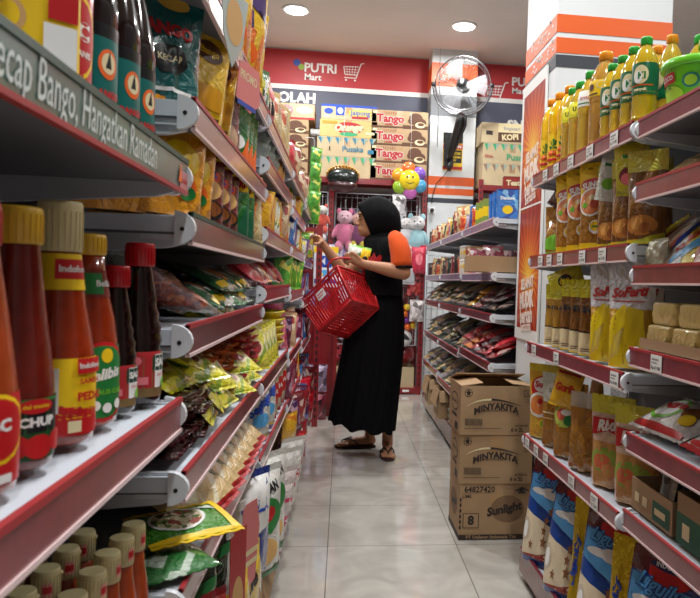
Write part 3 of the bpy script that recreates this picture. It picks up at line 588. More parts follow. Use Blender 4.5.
gl = oilbottle(.20, .030, M((238, 205, 40), .08, 'oil', name='pale_oil', t=.55), GCAP, (.062, .135, M((10, 100, 62), .35, name='label_green3'), [('e', .5, .62, .12, .3, CREAM), ('e', .46, .55, .07, .2, WHITE), ('t', 'KI', .52, .58, .12, GRN, 0, .05), ('r', .3, .27, .7, .31, ORG), ('t', 'minyak', .5, .16, .2, CREAM)], 5), 4)
PGL = Proto(gl, 'small pale oil bottle, green cap and dark green label', 'bottle', 'green label oil bottles')
for y in (1.79, 1.722, 1.655, 1.585): put(PGL, .685, y, 1.42, R90+0.80, 'on right top shelf')
go = oilbottle(.215, .030, OIL, OCAP, (.062, .135, M((10, 100, 62), .35), [('e', .5, .62, .12, .3, CREAM)], 5), 4)
PGO = Proto(go, 'golden oil bottle, orange cap', 'bottle', 'orange cap oil bottles')
for y in (1.68, 1.60): put(PGO, .755, y, 1.42, R90, 'behind green label bottles')
gg = Proto(copy_tree(gl), 'pale oil bottle, green cap, standing behind', 'bottle', 'green cap oil bottles')
put(gg, .825, 1.60, 1.42, R90, 'small green label bottles', sc=1.1); put(gg, .75, 1.755, 1.42, R90, 'small green label bottles', sc=1.1)
# green margarine tubs
LG = M((110, 205, 40), .3, 'coat', name='lime_plastic'); LG2 = M((170, 215, 60), .35, name='pale_lime')
tb = MB().lathe([(.058, 0), (.062, .004), (.073, .088), (.074, .09)], LG, 36).build('margarine_tub')
c = MB(); c.lathe([(.079, .086), (.081, .089), (.081, .1), (.077, .104), (.072, .102), (.07, .1)], LG, 36); c.build('lid', tb)
for i in (1,):
    h_ = MB(); h_.tube([(.078*math.cos(a), -.078*math.sin(a)*1.0, .094-.03*math.sin(a)*0) for a in [math.pi*k/14 for k in range(15)]], .0022, LG, 6); h_.build('handle', tb)
c = MB(); f_ = lambda u, v, off: ((.0625+.0115*v+off)*math.sin((u-.5)*3.4), -(.0625+.0115*v+off)*math.cos((u-.5)*3.4), .006+v*.078)
c.deco(f_, [('e', .3, .3, .2, .26, LG2), ('r', .06, .62, .42, .9, RED), ('t', 'PALMCOCO', .24, .76, .32, WHITE, 0, .03), ('t', 'SERBAGUNA', .25, .5, .24, GRN), ('t', '1 KG', .18, .12, .12, GRN), ('e', .57, .6, .075, .19, M((40, 130, 130), .4, name='seal_teal')), ('e', .57, .6, .055, .14, LG2)]+bars(.74, .88, .3, .8), .22, .078, .0006, .0002)
c.build('label', tb)
PT_ = Proto(tb, 'lime green plastic margarine tub', 'tub', 'lime green tubs')
put(PT_, .742, 1.435, 1.414, R90+0.60, 'on near right top shelf'); put(PT_, .742, 1.27, 1.414, R90+0.55, 'on near right top shelf'); put(PT_, .90, 1.40, 1.414, R90, 'in back row of near right top shelf')
# ---- second shelf: oil pouches
pizza = lambda cv: [('e', .5, cv, .44, .17, WHITE), ('e', .5, cv, .38, .145, M((214, 120, 60), .5, name='fried_food')), ('e', .4, cv+.02, .12, .05, M((236, 170, 90), .5, name='food_gold')), ('e', .62, cv-.03, .14, .05, M((190, 70, 40), .5, name='food_red')), ('e', .5, cv+.05, .1, .03, CREAM), ('e', .3, cv-.04, .08, .03, LGRN)]
sunco = pouch('oil_pouch', .105, .245, .062, OILP, [('p', [(0.02, .99), (.98, .99), (.95, .6), (.5, .5), (.05, .6)], YEL), ('e', .5, .75, .45, .075, RED), ('t', 'SUNCO', .5, .75, .76, WHITE, .12, .05)]+pizza(.55)+[('e', .7, .26, .2, .08, WHITE), ('e', .7, .27, .17, .055, YEL), ('r', .6, .255, .8, .275, GRN)], bands=[(.08, YEL), (.74, OILP), (1.1, YEL)], seed=2, bend=.05)
PS = Proto(sunco, 'oil pouch with red oval and food', 'oil pouch', 'red oval oil pouches')
for y, rz in ((2.14, -.1), (2.03, .0), (1.915, -.1)): put(PS, .70, y, 1.139, R90+.75+rz, 'on second right shelf')
for y in (2.16, 2.05): put(PS, .775, y, 1.139, R90, 'in back row of second right shelf')
grn = pouch('oil_pouch', .10, .16, .055, OILP, [('e', .5, .6, .2, .05, ORG), ('e', .5, .6, .14, .03, YEL), ('p', [(0, .1), (0, .3), (.5, .42), (1, .36), (1, .1)], LGRN)], bands=[(.06, LGRN), (1.1, OILP)], seed=3)
put(Proto(grn, 'short oil pouch with light green wave', 'oil pouch', 'green oil pouches'), .70, 2.265, 1.139, R90+0.75, 'at the far end of second right shelf')
dk_ = pouch('snack_pack', .11, .13, .02, F((74, 32, 26)), [('r', .05, .55, .95, .8, M((160, 40, 30), .4, name='rusty_red')), ('t', 'choco', .5, .68, .8, CREAM, .1, .04), ('e', .4, .35, .3, .15, TAN)], kind='pillow', seed=4)
put(Proto(dk_, 'dark brown and red snack pack tilted on top of oil pouch', 'snack pack', 'dark packs'), .695, 2.255, 1.285, R90+0.65, 'at far end', rx=-.2, ry=.5)
food = [('e', .5, .2, .4, .11, M((196, 128, 50), .5, name='crumb_brown')), ('e', .4, .22, .18, .07, M((222, 160, 80), .5, name='crumb_gold')), ('e', .62, .17, .15, .06, M((160, 94, 36), .5, name='crumb_dark'))]
brn = pouch('oil_pouch', .105, .22, .06, OILD, food+[('p', [(0, 0.01), (1, .01), (1, .12), (.5, .05)], M((205, 205, 40), .4, name='acid_yellow'))], bands=[(.05, YEL), (.78, OILD), (1.1, M((196, 190, 60), .35, 'film', name='yellow_olive_film'))], seed=5, bend=.03)
PBR = Proto(brn, 'brown oil pouch with crispy food picture', 'oil pouch', 'brown oil pouches')
for y in (1.79, 1.69, 1.59): put(PBR, .705, y, 1.139, R90+0.65, 'on second right shelf')
for y in (1.80, 1.70): put(PBR, .775, y, 1.139, R90+0.50, 'in back row of second right shelf')
wht = pouch('seasoning_pack', .06, .15, .012, F((222, 226, 216)), [('e', .5, .3, .3, .1, LGRN), ('r', .2, .6, .8, .65, GRN)], kind='pillow', seed=6)
put(Proto(wht, 'white and green pack hanging beside yellow pack', 'pack', 'white packs'), .672, 1.775, 1.26, R90+1.05, 'under top right shelf', ry=.15)
yp = pouch('seasoning_pack', .10, .14, .02, F((202, 196, 40)), [('e', .5, .35, .36, .16, M((120, 40, 50), .5, name='onion_red')), ('e', .36, .3, .16, .1, PINK), ('e', .62, .3, .16, .1, CREAM), ('r', .3, .66, .7, .72, GRN)], kind='pillow', seed=7)
put(Proto(yp, 'yellow green pack with onion picture leaning on brown oil pouches', 'pack', 'yellow packs'), .70, 1.66, 1.262, R90+0.60, 'on second right shelf', rx=.15)
# ---- third shelf: TABARA pouches and large white and yellow pouches
tab = pouch('oil_pouch', .078, .20, .052, OILB, [('r', .1, .02, .9, .3, CREAM), ('r', .08, .295, .92, .315, BLACK), ('t', 'TA BARA', .5, .62, .85, BLACK, 0, .05), ('e', .5, .16, .2, .04, CREAM), ('r', .2, .08, .8, .09, BROWN), ('r', .2, .05, .7, .06, BROWN)], bands=[(.04, YEL), (.2, OILB), (.76, OILB), (1.1, M((214, 206, 30), .3, 'film', name='yellow_top_film'))], seed=8, bend=.02)
PTB = Proto(tab, 'slim amber oil pouch with cream base label', 'oil pouch', 'slim amber oil pouches')
for i, y in enumerate((2.27, 2.185)): put(PTB, .70, y, .842, R90+0.75, 'on third right shelf', rx=-.04)
tab2 = pouch('oil_pouch', .078, .215, .052, OILD, [('r', .1, .02, .9, .3, CREAM), ('r', .08, .295, .92, .315, BLACK), ('t', 'BARA', .55, .6, .7, BLACK, 0, .05), ('r', .2, .08, .8, .09, BROWN), ('r', .2, .05, .7, .06, BROWN)], bands=[(.04, YEL), (.76, OILD), (1.1, M((214, 206, 30), .3, 'film', name='yellow_top_film'))], seed=9, bend=.02)
PT2 = Proto(tab2, 'slim dark brown oil pouch with cream base label', 'oil pouch', 'slim brown oil pouches')
for i, y in enumerate((2.10, 2.01, 1.925)): put(PT2, .70, y, .842, R90+0.75, 'on third right shelf', rx=-.04)
fl = pouch('folded_pack', .13, .075, .015, F((206, 200, 40)), [('e', .5, .5, .2, .25, BLACK), ('t', 'duo', .5, .5, .3, YEL)], kind='pillow', seed=10)
put(Proto(fl, 'yellow folded pack with black emblem lying across oil pouch tops', 'pack', 'yellow folded packs'), .70, 2.13, 1.02, R90+0.65, 'on third right shelf', ry=-.35)
SO = pouch('oil_pouch', .125, .255, .07, F((196, 150, 40)), [('p', [(0.04, .02), (.04, .4), (.4, .6), (.85, .55), (.97, .02)], M((234, 206, 30), .3, name='sunny_yellow')), ('p', [(.1, .05), (.25, .3), (.5, .4), (.4, .15)], M((214, 190, 90), .4, name='pale_gold')), ('t', 'SoFerti', .5, .72, .8, RED, .1, .05, .3), ('r', .15, .63, .85, .64, RED)], bands=[(.03, YEL), (.56, F((196, 150, 40))), (1.1, F((214, 216, 222)))], seed=11, bend=.03)
PSO = Proto(SO, 'large white-topped yellow oil pouch with red script', 'oil pouch', 'large white and yellow pouches')
for y, r_ in ((1.79, -.2), (1.655, -.25)): put(PSO, .705, y, .842, R90+.7, 'on third right shelf')
put(PSO, .80, 1.74, .842, R90, 'in back row of third right shelf')
# ---- fourth shelf
rw = pouch('oil_pouch', .12, .25, .06, F((222, 172, 40)), [('e', .5, .68, .4, .16, RED), ('e', .5, .72, .3, .1, WHITE), ('t', 'Sania', .5, .72, .5, RED, 0, .05), ('e', .45, .45, .4, .17, WHITE), ('e', .45, .45, .32, .13, M((222, 130, 60), .5, name='fried_food2')), ('e', .5, .5, .1, .04, RED), ('e', .7, .2, .2, .07, YEL), ('e', .7, .2, .14, .045, LGRN)], bands=[(.9, F((222, 172, 40))), (1.1, F((222, 200, 40)))], seed=12, bend=.04)
put(Proto(rw, 'yellow oil pouch with white ring and red emblem', 'oil pouch', 'yellow oil pouches'), .70, 2.35, .518, R90+0.70, 'at far end of bottom right shelf')
lw = pouch('oil_pouch', .10, .235, .06, OILP, [('e', .5, .75, .34, .12, WHITE), ('t', 'Sunia', .5, .76, .4, GRN), ('r', .1, .45, .9, .47, CREAM), ('r', .15, .38, .85, .39, CREAM)], bands=[(.6, OILP), (1.1, F((205, 212, 196)))], seed=13, bend=.03)
put(Proto(lw, 'oil pouch with milky white top and green lettering', 'oil pouch', 'white-topped oil pouches'), .70, 2.225, .518, R90+0.65, 'on bottom right shelf')
vg = pouch('oil_pouch', .125, .225, .075, OILP, [('e', .5, .55, .4, .15, M((170, 190, 80), .5, name='salad_green')), ('e', .4, .57, .2, .08, M((205, 90, 70), .5, name='tomato')), ('e', .62, .5, .16, .07, GRN), ('e', .5, .6, .16, .04, WHITE)], bands=[(.72, OILP), (1.1, F((190, 140, 60)))], seed=14, bend=.02)
put(Proto(vg, 'oil pouch with salad picture', 'oil pouch', 'salad oil pouches'), .705, 2.085, .518, R90+0.65, 'under the yellow sachet, bottom right shelf')
gm = pouch('oil_pouch', .11, .12, .022, F((232, 182, 24)), [('t', 'Gurih', .5, .5, .7, M((200, 60, 20), .4, name='orange_red'), 0, .06), ('r', .1, .86, .9, .92, RED)], kind='pillow', seed=15)
put(Proto(gm, 'bright yellow sachet with orange lettering', 'sachet', 'bright yellow sachets'), .675, 2.085, .665, R90+0.55, 'draped over an oil pouch', rx=-.25, ry=.1)
put(Proto(pouch('snack_pack', .10, .14, .03, F((206, 150, 30)), [('r', .1, .1, .9, .6, M((130, 30, 30), .5, name='maroon_ink'))], kind='pillow', seed=16), 'yellow and maroon pack', 'pack', 'yellow maroon packs'), .79, 2.10, .62, R90, 'standing behind salad oil pouch')
cl = pouch('oil_pouch', .15, .215, .09, OILP, [], bands=[(.80, OILP), (1.1, CLR)], seed=17, seal=CLR, bend=.02, wr=.2)
CP = Proto(cl, 'big plain clear pouch of amber oil, crumpled top', 'oil pouch', 'clear oil pouches')
put(CP, .715, 1.925, .518, R90+0.60, 'on bottom right shelf'); put(CP, .82, 1.98, .518, R90, 'in back row of bottom right shelf')
st = pouch('oil_pouch', .13, .235, .07, F((196, 128, 60)), [('e', .5, .3, .42, .14, M((150, 180, 70), .5, name='lettuce')), ('e', .4, .28, .24, .09, M((220, 110, 70), .5, name='shrimp')), ('e', .6, .2, .2, .07, M((214, 150, 90), .5, name='shrimp2')), ('p', [(.05, .55), (.5, .62), (.95, .55), (.95, .75), (.05, .75)], RED), ('t', 'Rizki', .5, .68, .6, WHITE, .15, .05, .2)], bands=[(.5, F((206, 150, 80))), (.8, F((222, 190, 170))), (1.1, F((214, 205, 50)))], seed=18, bend=.03)
PST = Proto(st, 'oil pouch with shrimp and lettuce picture, yellow top', 'oil pouch', 'shrimp oil pouches')
put(PST, .715, 1.765, .518, R90+0.65, 'on bottom right shelf'); put(PST, .72, 1.62, .518, R90+0.60, 'on bottom right shelf')
# ---- base: coconut beach bags
def ligpouch():
    BT = F((40, 96, 190)); SK = M((90, 165, 225), .3, name='print_sky'); SEA = M((14, 62, 140), .3, name='print_sea'); SND = M((222, 205, 175), .35, name='print_sand')
    star = lambda cu, cv, s: [('p', [(cu+s*.5*math.cos(a)*(1 if i % 2 == 0 else .45), cv+s*.42*math.sin(a)*(1 if i % 2 == 0 else .45)) for i in range(10) for a in [math.pi/2+i*math.pi/5]], M((130, 80, 40), .5, name='flower_brown'))]
    return pouch('coconut_powder_bag', .21, .345, .085, F((34, 84, 176)), [('p', [(.03, .83), (.97, .8), (.97, .45), (.03, .62)], SK), ('e', .3, .68, .2, .03, WHITE), ('e', .6, .66, .22, .03, WHITE), ('e', .5, .7, .15, .03, WHITE), ('p', [(.03, .62), (.6, .5), (.97, .42), (.97, .36), (.03, .5)], SEA), ('p', [(.03, .5), (.97, .36), (.97, .06), (.03, .06)], SND),
        ('p', [(.03, .06), (.97, .06), (.97, .2), (.5, .1)], M((150, 44, 30), .4, name='print_brick')),
        ('e', .15, .3, .12, .12, M((196, 180, 160), .4, name='shell_grey')), ('e', .16, .3, .07, .08, WHITE), ('e', .5, .87, .26, .075, RED), ('e', .5, .925, .25, .035, M((20, 30, 80), .4, name='navy_ink')), ('t', 'INDOCAFE', .5, .925, .36, WHITE), ('t', 'Liguily', .42, .785, .6, M((20, 50, 130), .4, name='royal_ink'), -.1, .07, .3), ('t', 'Liguily', .42, .787, .585, SK, -.1, .02, .3)]
        +star(.66, .53, .13)+star(.62, .44, .13)+star(.6, .345, .13)+star(.62, .24, .15)+star(.35, .18, .12), bands=[(.84, F((30, 72, 150))), (1.1, F((96, 16, 22)))], seed=21, bend=-.05, kind='stand', wr=.07)
PL = Proto(ligpouch(), 'big blue beach print bag with red top', 'bag', 'blue beach print bags')
for i, (x, y) in enumerate(((.70, 2.29), (.70, 2.04), (.70, 1.74), (.70, 1.45))): put(PL, x, y, .10, R90+0.57-.05*(i % 2), 'leaning on bottom right base', rx=-.12)
gdl = M((205, 172, 40), .3, 'foil', name='gold_foil', metal=.8)
gd = pouch('gold_side_bag', .16, .34, .03, gdl, [('t', 'Liguily', .3, .5, .9, BLUE, 1.5, .05)], seed=22, wr=.3)
PG = Proto(gd, 'gold foil bag turned sideways', 'bag', 'gold foil bags')
put(PG, .672, 1.885, .10, R90+.55, 'between blue beach print bags', rx=-.1, sc=(.45, 1, 1)); put(PG, .672, 1.60, .10, R90+.55, 'between blue beach print bags', rx=-.1, sc=(.45, 1, 1))
# ---- near right unit (its own shelves)
rwp = pouch('candy_pack', .20, .15, .05, F((226, 222, 218)), [('e', .35, .5, .25, .3, LGRN), ('e', .35, .5, .2, .24, WHITE), ('t', 'Milna', .4, .55, .4, RED, .1, .05), ('r', .05, .05, .95, .14, RED), ('e', .75, .5, .12, .16, M((150, 96, 50), .5, name='biscuit')), ('e', .8, .35, .1, .12, YEL)], kind='pillow', seed=23)
RW = Proto(rwp, 'white and red biscuit pack lying flat', 'pack', 'white and red biscuit packs')
put(RW, .675, 1.455, .722, R90+.1, 'on fourth near right shelf', rx=-1.2, sc=1.05)
mmp = pouch('candy_pack', .21, .16, .05, F((228, 224, 222)), [('r', .3, .55, .75, .85, M((66, 36, 26), .4, name='choc_brown')), ('e', .2, .5, .1, .12, M((190, 60, 120), .4, name='candy_pink')), ('e', .35, .42, .09, .1, ORG), ('e', .5, .36, .1, .1, YEL), ('e', .66, .42, .09, .1, M((120, 60, 150), .4, name='candy_violet')), ('e', .8, .5, .1, .12, RED), ('r', .08, .08, .95, .15, RED)], kind='pillow', seed=24, seal=RED, seal_h=.1)
MM = Proto(mmp, 'candy pack with coloured sweets and red edge', 'candy pack', 'red edged candy packs')
put(MM, .672, 1.225, .724, R90-.05, 'on fourth near right shelf', rx=-1.2, sc=1.05); put(MM, .70, 1.25, .772, R90+.12, 'topmost on fourth near right shelf', rx=-1.4) if False else None
for (x, y, z, p_) in ((.86, 1.44, .728, RW), (.86, 1.22, .728, MM)): put(p_, x, y, z, R90, 'in back row of near right shelf', rx=-1.4)
for k, (x, y, z) in enumerate(((.70, 1.44, 1.285), (.70, 1.27, 1.285))):
    pass
rd = pouch('snack_pack', .17, .15, .035, F((216, 206, 200)), [('r', .05, .55, .95, .82, RED), ('r', .05, .3, .95, .36, RED), ('t', 'Fried', .5, .68, .7, WHITE, 0, .05), ('e', .5, .3, .3, .16, TAN)], kind='pillow', seed=25)
RDp = Proto(rd, 'white and red striped flour pack lying tilted', 'pack', 'white and red flour packs')
put(RDp, .70, 1.22, 1.29, R90, 'on second near right shelf', rx=-1.2); put(RDp, .82, 1.24, 1.31, R90, 'on second near right shelf', rx=-1.2)
tn = pouch('snack_pack', .15, .13, .035, F((206, 176, 120)), [('e', .5, .5, .3, .3, CREAM), ('r', .05, .8, .95, .86, GRN)], kind='pillow', seed=26)
TN = Proto(tn, 'tan crumb pack lying tilted', 'pack', 'tan crumb packs')
put(TN, .70, 1.44, 1.288, R90, 'at the far end of near right shelf', rx=-1.2); put(Proto(copy_tree(yp), 'yellow green onion pack', 'pack', 'yellow packs'), .80, 1.42, 1.272, R90, 'standing behind tan crumb pack')
ss = [pouch('seasoning_sachet', .10, .17, .014, F(c), d, kind='pillow', seed=30+i) for i, (c, d) in enumerate([
  ((236, 214, 40), [('r', 0, .3, 1, .5, SKYB), ('t', 'Kara', .5, .65, .7, RED, 0, .05)]), ((228, 232, 236), [('r', 0, .2, 1, .3, SKYB), ('p', [(0, .5), (1, .7), (1, .85), (0, .65)], BLUE), ('t', 'sasa', .5, .4, .6, RED)]),
  ((226, 196, 176), [('p', [(0, .3), (1, .45), (1, .6), (0, .45)], M((196, 96, 70), .4, name='coral')), ('r', 0, .75, 1, .8, WHITE)])])]
SSP = [Proto(ss[0], 'yellow and blue sachet', 'sachet', 'fanned sachets'), Proto(ss[1], 'white and blue sachet', 'sachet', 'fanned sachets'), Proto(ss[2], 'peach and white sachet', 'sachet', 'fanned sachets')]
for k in range(13): put(SSP[k % 3], .705+.006*(k % 2), 1.50-.027*k, 1.093, R90+0.60, 'in the fanned row on third near right shelf', rx=-.85, ry=-.5-.04*(k % 3))
cb_ = M((196, 190, 160), .3, 'clear', name='bubble_film', alpha=.75)
put(Proto(pouch('snack_pack', .09, .06, .035, cb_, [], kind='pillow', seed=34, wr=.4), 'crumpled clear pack at the far end of third near right shelf', 'pack', 'clear packs'), .69, 1.515-.0, 1.09, R90, '', rx=-.3)
# butter coloured blocks in an open tray
bm_ = M((232, 210, 136), .3, 'film', name='butter_film', scale=24, b=1.)
bb = MB()
def rblock(mb, a, b_, c, m, n=8):
    K, Q = 40, 24
    def fn(u, v):
        t = (u*2-1)*math.pi; s_ = (v-.5)*math.pi; f = lambda x: math.copysign(abs(x)**(2/n), x)
        return (a*f(math.cos(s_))*f(math.cos(t)), b_*f(math.cos(s_))*f(math.sin(t)), c+c*f(math.sin(s_)))
    mb.grid(fn, [i/K for i in range(K+1)], [i/Q for i in range(Q+1)], m)
rblock(bb, .058, .04, .026, bm_); br = bb.build('butter_block')
s = MB(); s.grid(lambda u, v: ((u-.5)*.1, -.040-.0006*math.sin(u*40), .018+v*.012), [i/20 for i in range(21)], [0, 1], bm_); s.build('wrapper_fold', br)
PBB = Proto(br, 'butter yellow wrapped block', 'food block', 'wrapped butter yellow blocks')
tr = carton('display_tray', .36, .17, .022, CARD, open_=True, flaps=None); put(Proto(tr, 'shallow cardboard tray holding butter yellow blocks', 'tray', 'trays'), .666, 1.335, .903, R90, 'on near right shelf')
for k, (x, y) in enumerate(((.713, 1.45), (.713, 1.33), (.713, 1.21), (.795, 1.45), (.795, 1.33), (.795, 1.21))): put(PBB, x, y, .9075, R90, 'in the bottom layer of the tray', sc=.96)
for k, (x, y) in enumerate(((.72, 1.44), (.72, 1.31), (.80, 1.43), (.80, 1.30))): put(PBB, x, y, .957, R90+.1*(k % 2), 'in the top layer of the tray', sc=.98)
# cardboard trays of white sachets
def wsach(seed): return pouch('white_sachet', .09, .13, .012, M((205, 205, 200), .25, 'film', name='white_sachet_film', b=1.), [('e', .5, .55, .3, .2, GREY), ('r', .2, .3, .8, .36, GREY), ('t', 'teh', .5, .58, .4, BLACK)], kind='pillow', seed=seed, wr=.3)
WS = Proto(wsach(41), 'white printed sachet tucked', 'sachet', 'white sachets in the trays')
GT = M((30, 92, 66), .6, 'card', name='green_card')
t1 = carton('display_tray', .20, .16, .07, CARD, front=[('r', .55, .1, .95, .7, GT), ('r', .6, .3, .85, .5, CREAM), ('r', .1, .3, .22, .6, CREAM), ('r', .3, .3, .42, .6, CREAM)], open_=True, flaps=None)
put(Proto(t1, 'brown cardboard tray of white sachets on bottom near right shelf', 'tray', 'trays'), .672, 1.44, .536, R90, '')
t2 = carton('display_tray', .24, .16, .10, CARD, front=[('r', 0, 0, 1, .62, GT), ('r', .1, .15, .22, .45, CREAM), ('r', .4, .15, .52, .45, CREAM), ('r', .7, .15, .82, .45, CREAM)], side=[('r', 0, 0, 1, 1, GT)], open_=True, flaps=None)
put(Proto(t2, 'green fronted cardboard tray of white sachets beside the brown tray', 'tray', 'trays'), .672, 1.20, .536, R90, '')
rnd = random.Random(9)
for k in range(7): put(WS, .70+.016*k, 1.44+rnd.uniform(-.035, .035), .548, R90+rnd.uniform(-.3, .3), 'in the brown tray', rx=-.25, ry=rnd.uniform(-.35, .35))
for k in range(7): put(WS, .70+.016*k, 1.20+rnd.uniform(-.05, .05), .548, R90+rnd.uniform(-.3, .3), 'in the green fronted tray', rx=-.25, ry=rnd.uniform(-.3, .3))
# ---- carton stack on the floor
mk = [('e', .1, .86, .055, .085, INK), ('e', .1, .86, .045, .07, CARD), ('p', [(.06, .86), (.1, .93), (.14, .86), (.12, .86), (.12, .81), (.08, .81), (.08, .86)], INK)]
arcp = [(.07+.8*i/14, .58+.17*math.sin(math.pi*(i/14)**.8)) for i in range(15)]+[(.87-.8*i/14, .58+.13*math.sin(math.pi*((14-i)/14)**.8)) for i in range(15)]
def arctext(s, cu, cv, wf, rise):
    out = []; n = len(s)
    wd_ = {'M': 1.3, 'I': .5, 'i': .5}
    tot = sum(wd_.get(c, 1) for c in s); x = 0
    for c in s:
        k = wd_.get(c, 1); q = (x+k/2)/tot; x += k; a = (q-.5)
        out.append(('t', c, cu+a*wf, cv+rise*(1-4*a*a)-.0, wf*.82*k/tot, INK, -a*.9, .03, 0, 1.2))
    return out
strip = [('p', [arcp[i] for i in (k, k+1)]+[arcp[29-k-1], arcp[29-k]], CREAM if k < 6 else INK) for k in range(14)]
mkf = mk+strip+[('a', 'MINYAKITA', .49, .47, .62, INK, .12, .04, 0, 1.05)]+[('t', 'MINYAK GORENG RAKYAT', .48, .5, .34, INK)]+[('r', .06+.016*i, .2, .068+.016*i, .34, INK) for i in range(15)]+[('r', .05, .135, .55, .145, INK), ('t', 'isi bersih', .84, .2, .17, INK), ('t', '6 x 2L', .78, .11, .18, INK, 0, .04), ('r', .86, .8, .96, .93, INK), ('r', .87, .815, .95, .915, CARD), ('t', '2L', .91, .86, .05, INK)]
mks = [('e', .5, .6, .3, .2, INK), ('e', .5, .6, .27, .17, CARD), ('t', 'MINYAKITA', .5, .6, .45, INK), ('r', .3, .3, .7, .36, INK), ('r', .55, .05, .8, .2, INK)]
BW, BD, BH = .30, .25, .200
b3 = carton('cardboard_box', BW, BD, .228, CARD, front=[('t', '64827420', .27, .9, .42, INK, 0, .03), ('r', .03, .97, .5, .975, INK), ('r', .03, .84, .5, .845, INK), ('t', 'LIME', .1, .78, .12, INK), ('e', .66, .56, .23, .235, M((128, 98, 70), .75, name='carton_ink_light')), ('t', 'Sunlight', .62, .55, .5, INK, .2, .05, .2), ('r', .05, .22, .27, .48, INK), ('r', .06, .23, .26, .47, CARD), ('t', '8', .16, .35, .09, INK, 0, .05), ('p', [(.74, .87), (.85, .95), (.96, .87), (.9, .87), (.9, .83), (.8, .83), (.8, .87)], INK), ('r', 0, .01, 1, .1, INK), ('t', 'PT Unilever Indonesia Tbk', .45, .055, .7, CARD)]+[('r', .0, .2+.1*i, .025, .26+.1*i, INK) for i in range(6)], side=[('r', 0, 0, 1, .1, INK), ('e', .5, .55, .3, .24, M((128, 98, 70), .75, name='carton_ink_light')), ('t', 'Sunlight', .5, .55, .5, INK, .2, .05, .2)])
put(Proto(b3, 'cardboard soap carton with big round logo, bottom of floor stack', 'box', 'stacked cartons'), .643, 2.79, 0, .01, 'beside pillar')
b2 = carton('cardboard_box', BW, BD, BH, CARD, front=mkf, side=mks)
put(Proto(b2, 'closed cardboard oil carton, middle of the floor stack', 'box', 'stacked cartons'), .637, 2.785, .2295, -.01, '')
b1 = carton('cardboard_box', BW, BD, BH-.004, CARD, front=mkf, side=mks, open_=True, flaps=(-1.78, -1.28, -1.42, -1.45))
put(Proto(b1, 'open cardboard oil carton with loose flaps, topmost of the floor stack', 'box', 'stacked cartons'), .633, 2.78, .4305, .03, '')
# ================================================================= left side
L90 = math.pi/2
TEALF = F((0, 92, 90)); YF2 = F((232, 186, 24)); MAR = F((110, 22, 26)); ORF = F((206, 96, 30)); REDF = F((176, 22, 32)); GRF = F((30, 110, 50)); LIMEF = F((206, 206, 40)); BLKF = F((24, 22, 24), r=.2); WHF = F((222, 222, 216)); TANF = F((206, 172, 116)); PNKF = F((214, 110, 120)); BLUF = F((30, 60, 160)); OLVF = F((120, 150, 40)); CLRF = M((215, 215, 205), .12, 'clear', name='cellophane', alpha=.42)
bp = pouch('soy_refill_pouch', .125, .175, .05, TEALF, [('t', 'BANGO', .5, .62, .7, RED, 0, .06), ('e', .5, .38, .24, .12, BLACK), ('t', 'KECAP', .5, .38, .3, CREAM), ('e', .6, .85, .2, .06, M((205, 160, 60), .4, name='gold_print')), ('r', .2, .12, .8, .15, WHITE)], seed=51, bend=.05, wr=.25)
put(Proto(bp, 'teal soy sauce refill pouch with red lettering', 'pouch', 'teal refill pouches'), -.262, 1.03, 1.2605, .75, 'standing on second left unit')
put(Proto(copy_tree(bp), 'teal soy sauce refill pouch half hidden', 'pouch', 'teal refill pouches'), -.33, .985, 1.2605, .6, 'behind front teal pouch')
yp1 = pouch('seasoning_pouch', .10, .18, .035, YF2, [('e', .5, .72, .3, .1, BROWN), ('t', 'Bango', .5, .72, .4, YEL), ('r', .2, .2, .8, .4, M((214, 150, 20), .4, name='amber_print')), ('r', .25, .1, .75, .14, BROWN)], seed=52, bend=.04)
YP1 = Proto(yp1, 'yellow seasoning pouch leaning outward', 'pouch', 'yellow pouches')
for k, y in enumerate((1.17, 1.26)): put(YP1, -.238, y, 1.2605, .95, 'on second left shelf from top', ry=.1)
tp = pouch('seasoning_pouch', .09, .13, .03, F((10, 84, 60)), [('e', .5, .6, .34, .14, M((205, 200, 60), .4, name='olive_label')), ('t', 'Ladaku', .5, .6, .5, GRN)], seed=53)
put(Proto(tp, 'dark green pouch with pale oval label', 'pouch', 'dark green pouches'), -.262, 1.355, 1.2605, .9, 'behind yellow pouches')
dr = pouch('seasoning_pouch', .08, .12, .03, MAR, [('e', .5, .4, .3, .2, M((196, 160, 130), .4, name='beige_print'))], seed=54); put(Proto(dr, 'dark red pouch', 'pouch', 'dark red pouches'), -.24, 1.445, 1.2605, 1., 'beside green pouches on left shelf')
gp = pouch('seasoning_pouch', .10, .135, .025, GRF, [('p', [(.5, .05), (.9, .5), (.95, .05)], ORG), ('e', .5, .4, .25, .12, WHITE)], seed=55, bend=.03)
GP = Proto(gp, 'bright green seasoning pouch', 'pouch', 'bright green pouches')
for y in (1.52, 1.585, 1.65): put(GP, -.238, y, 1.2605, .95, 'on second left shelf from top')
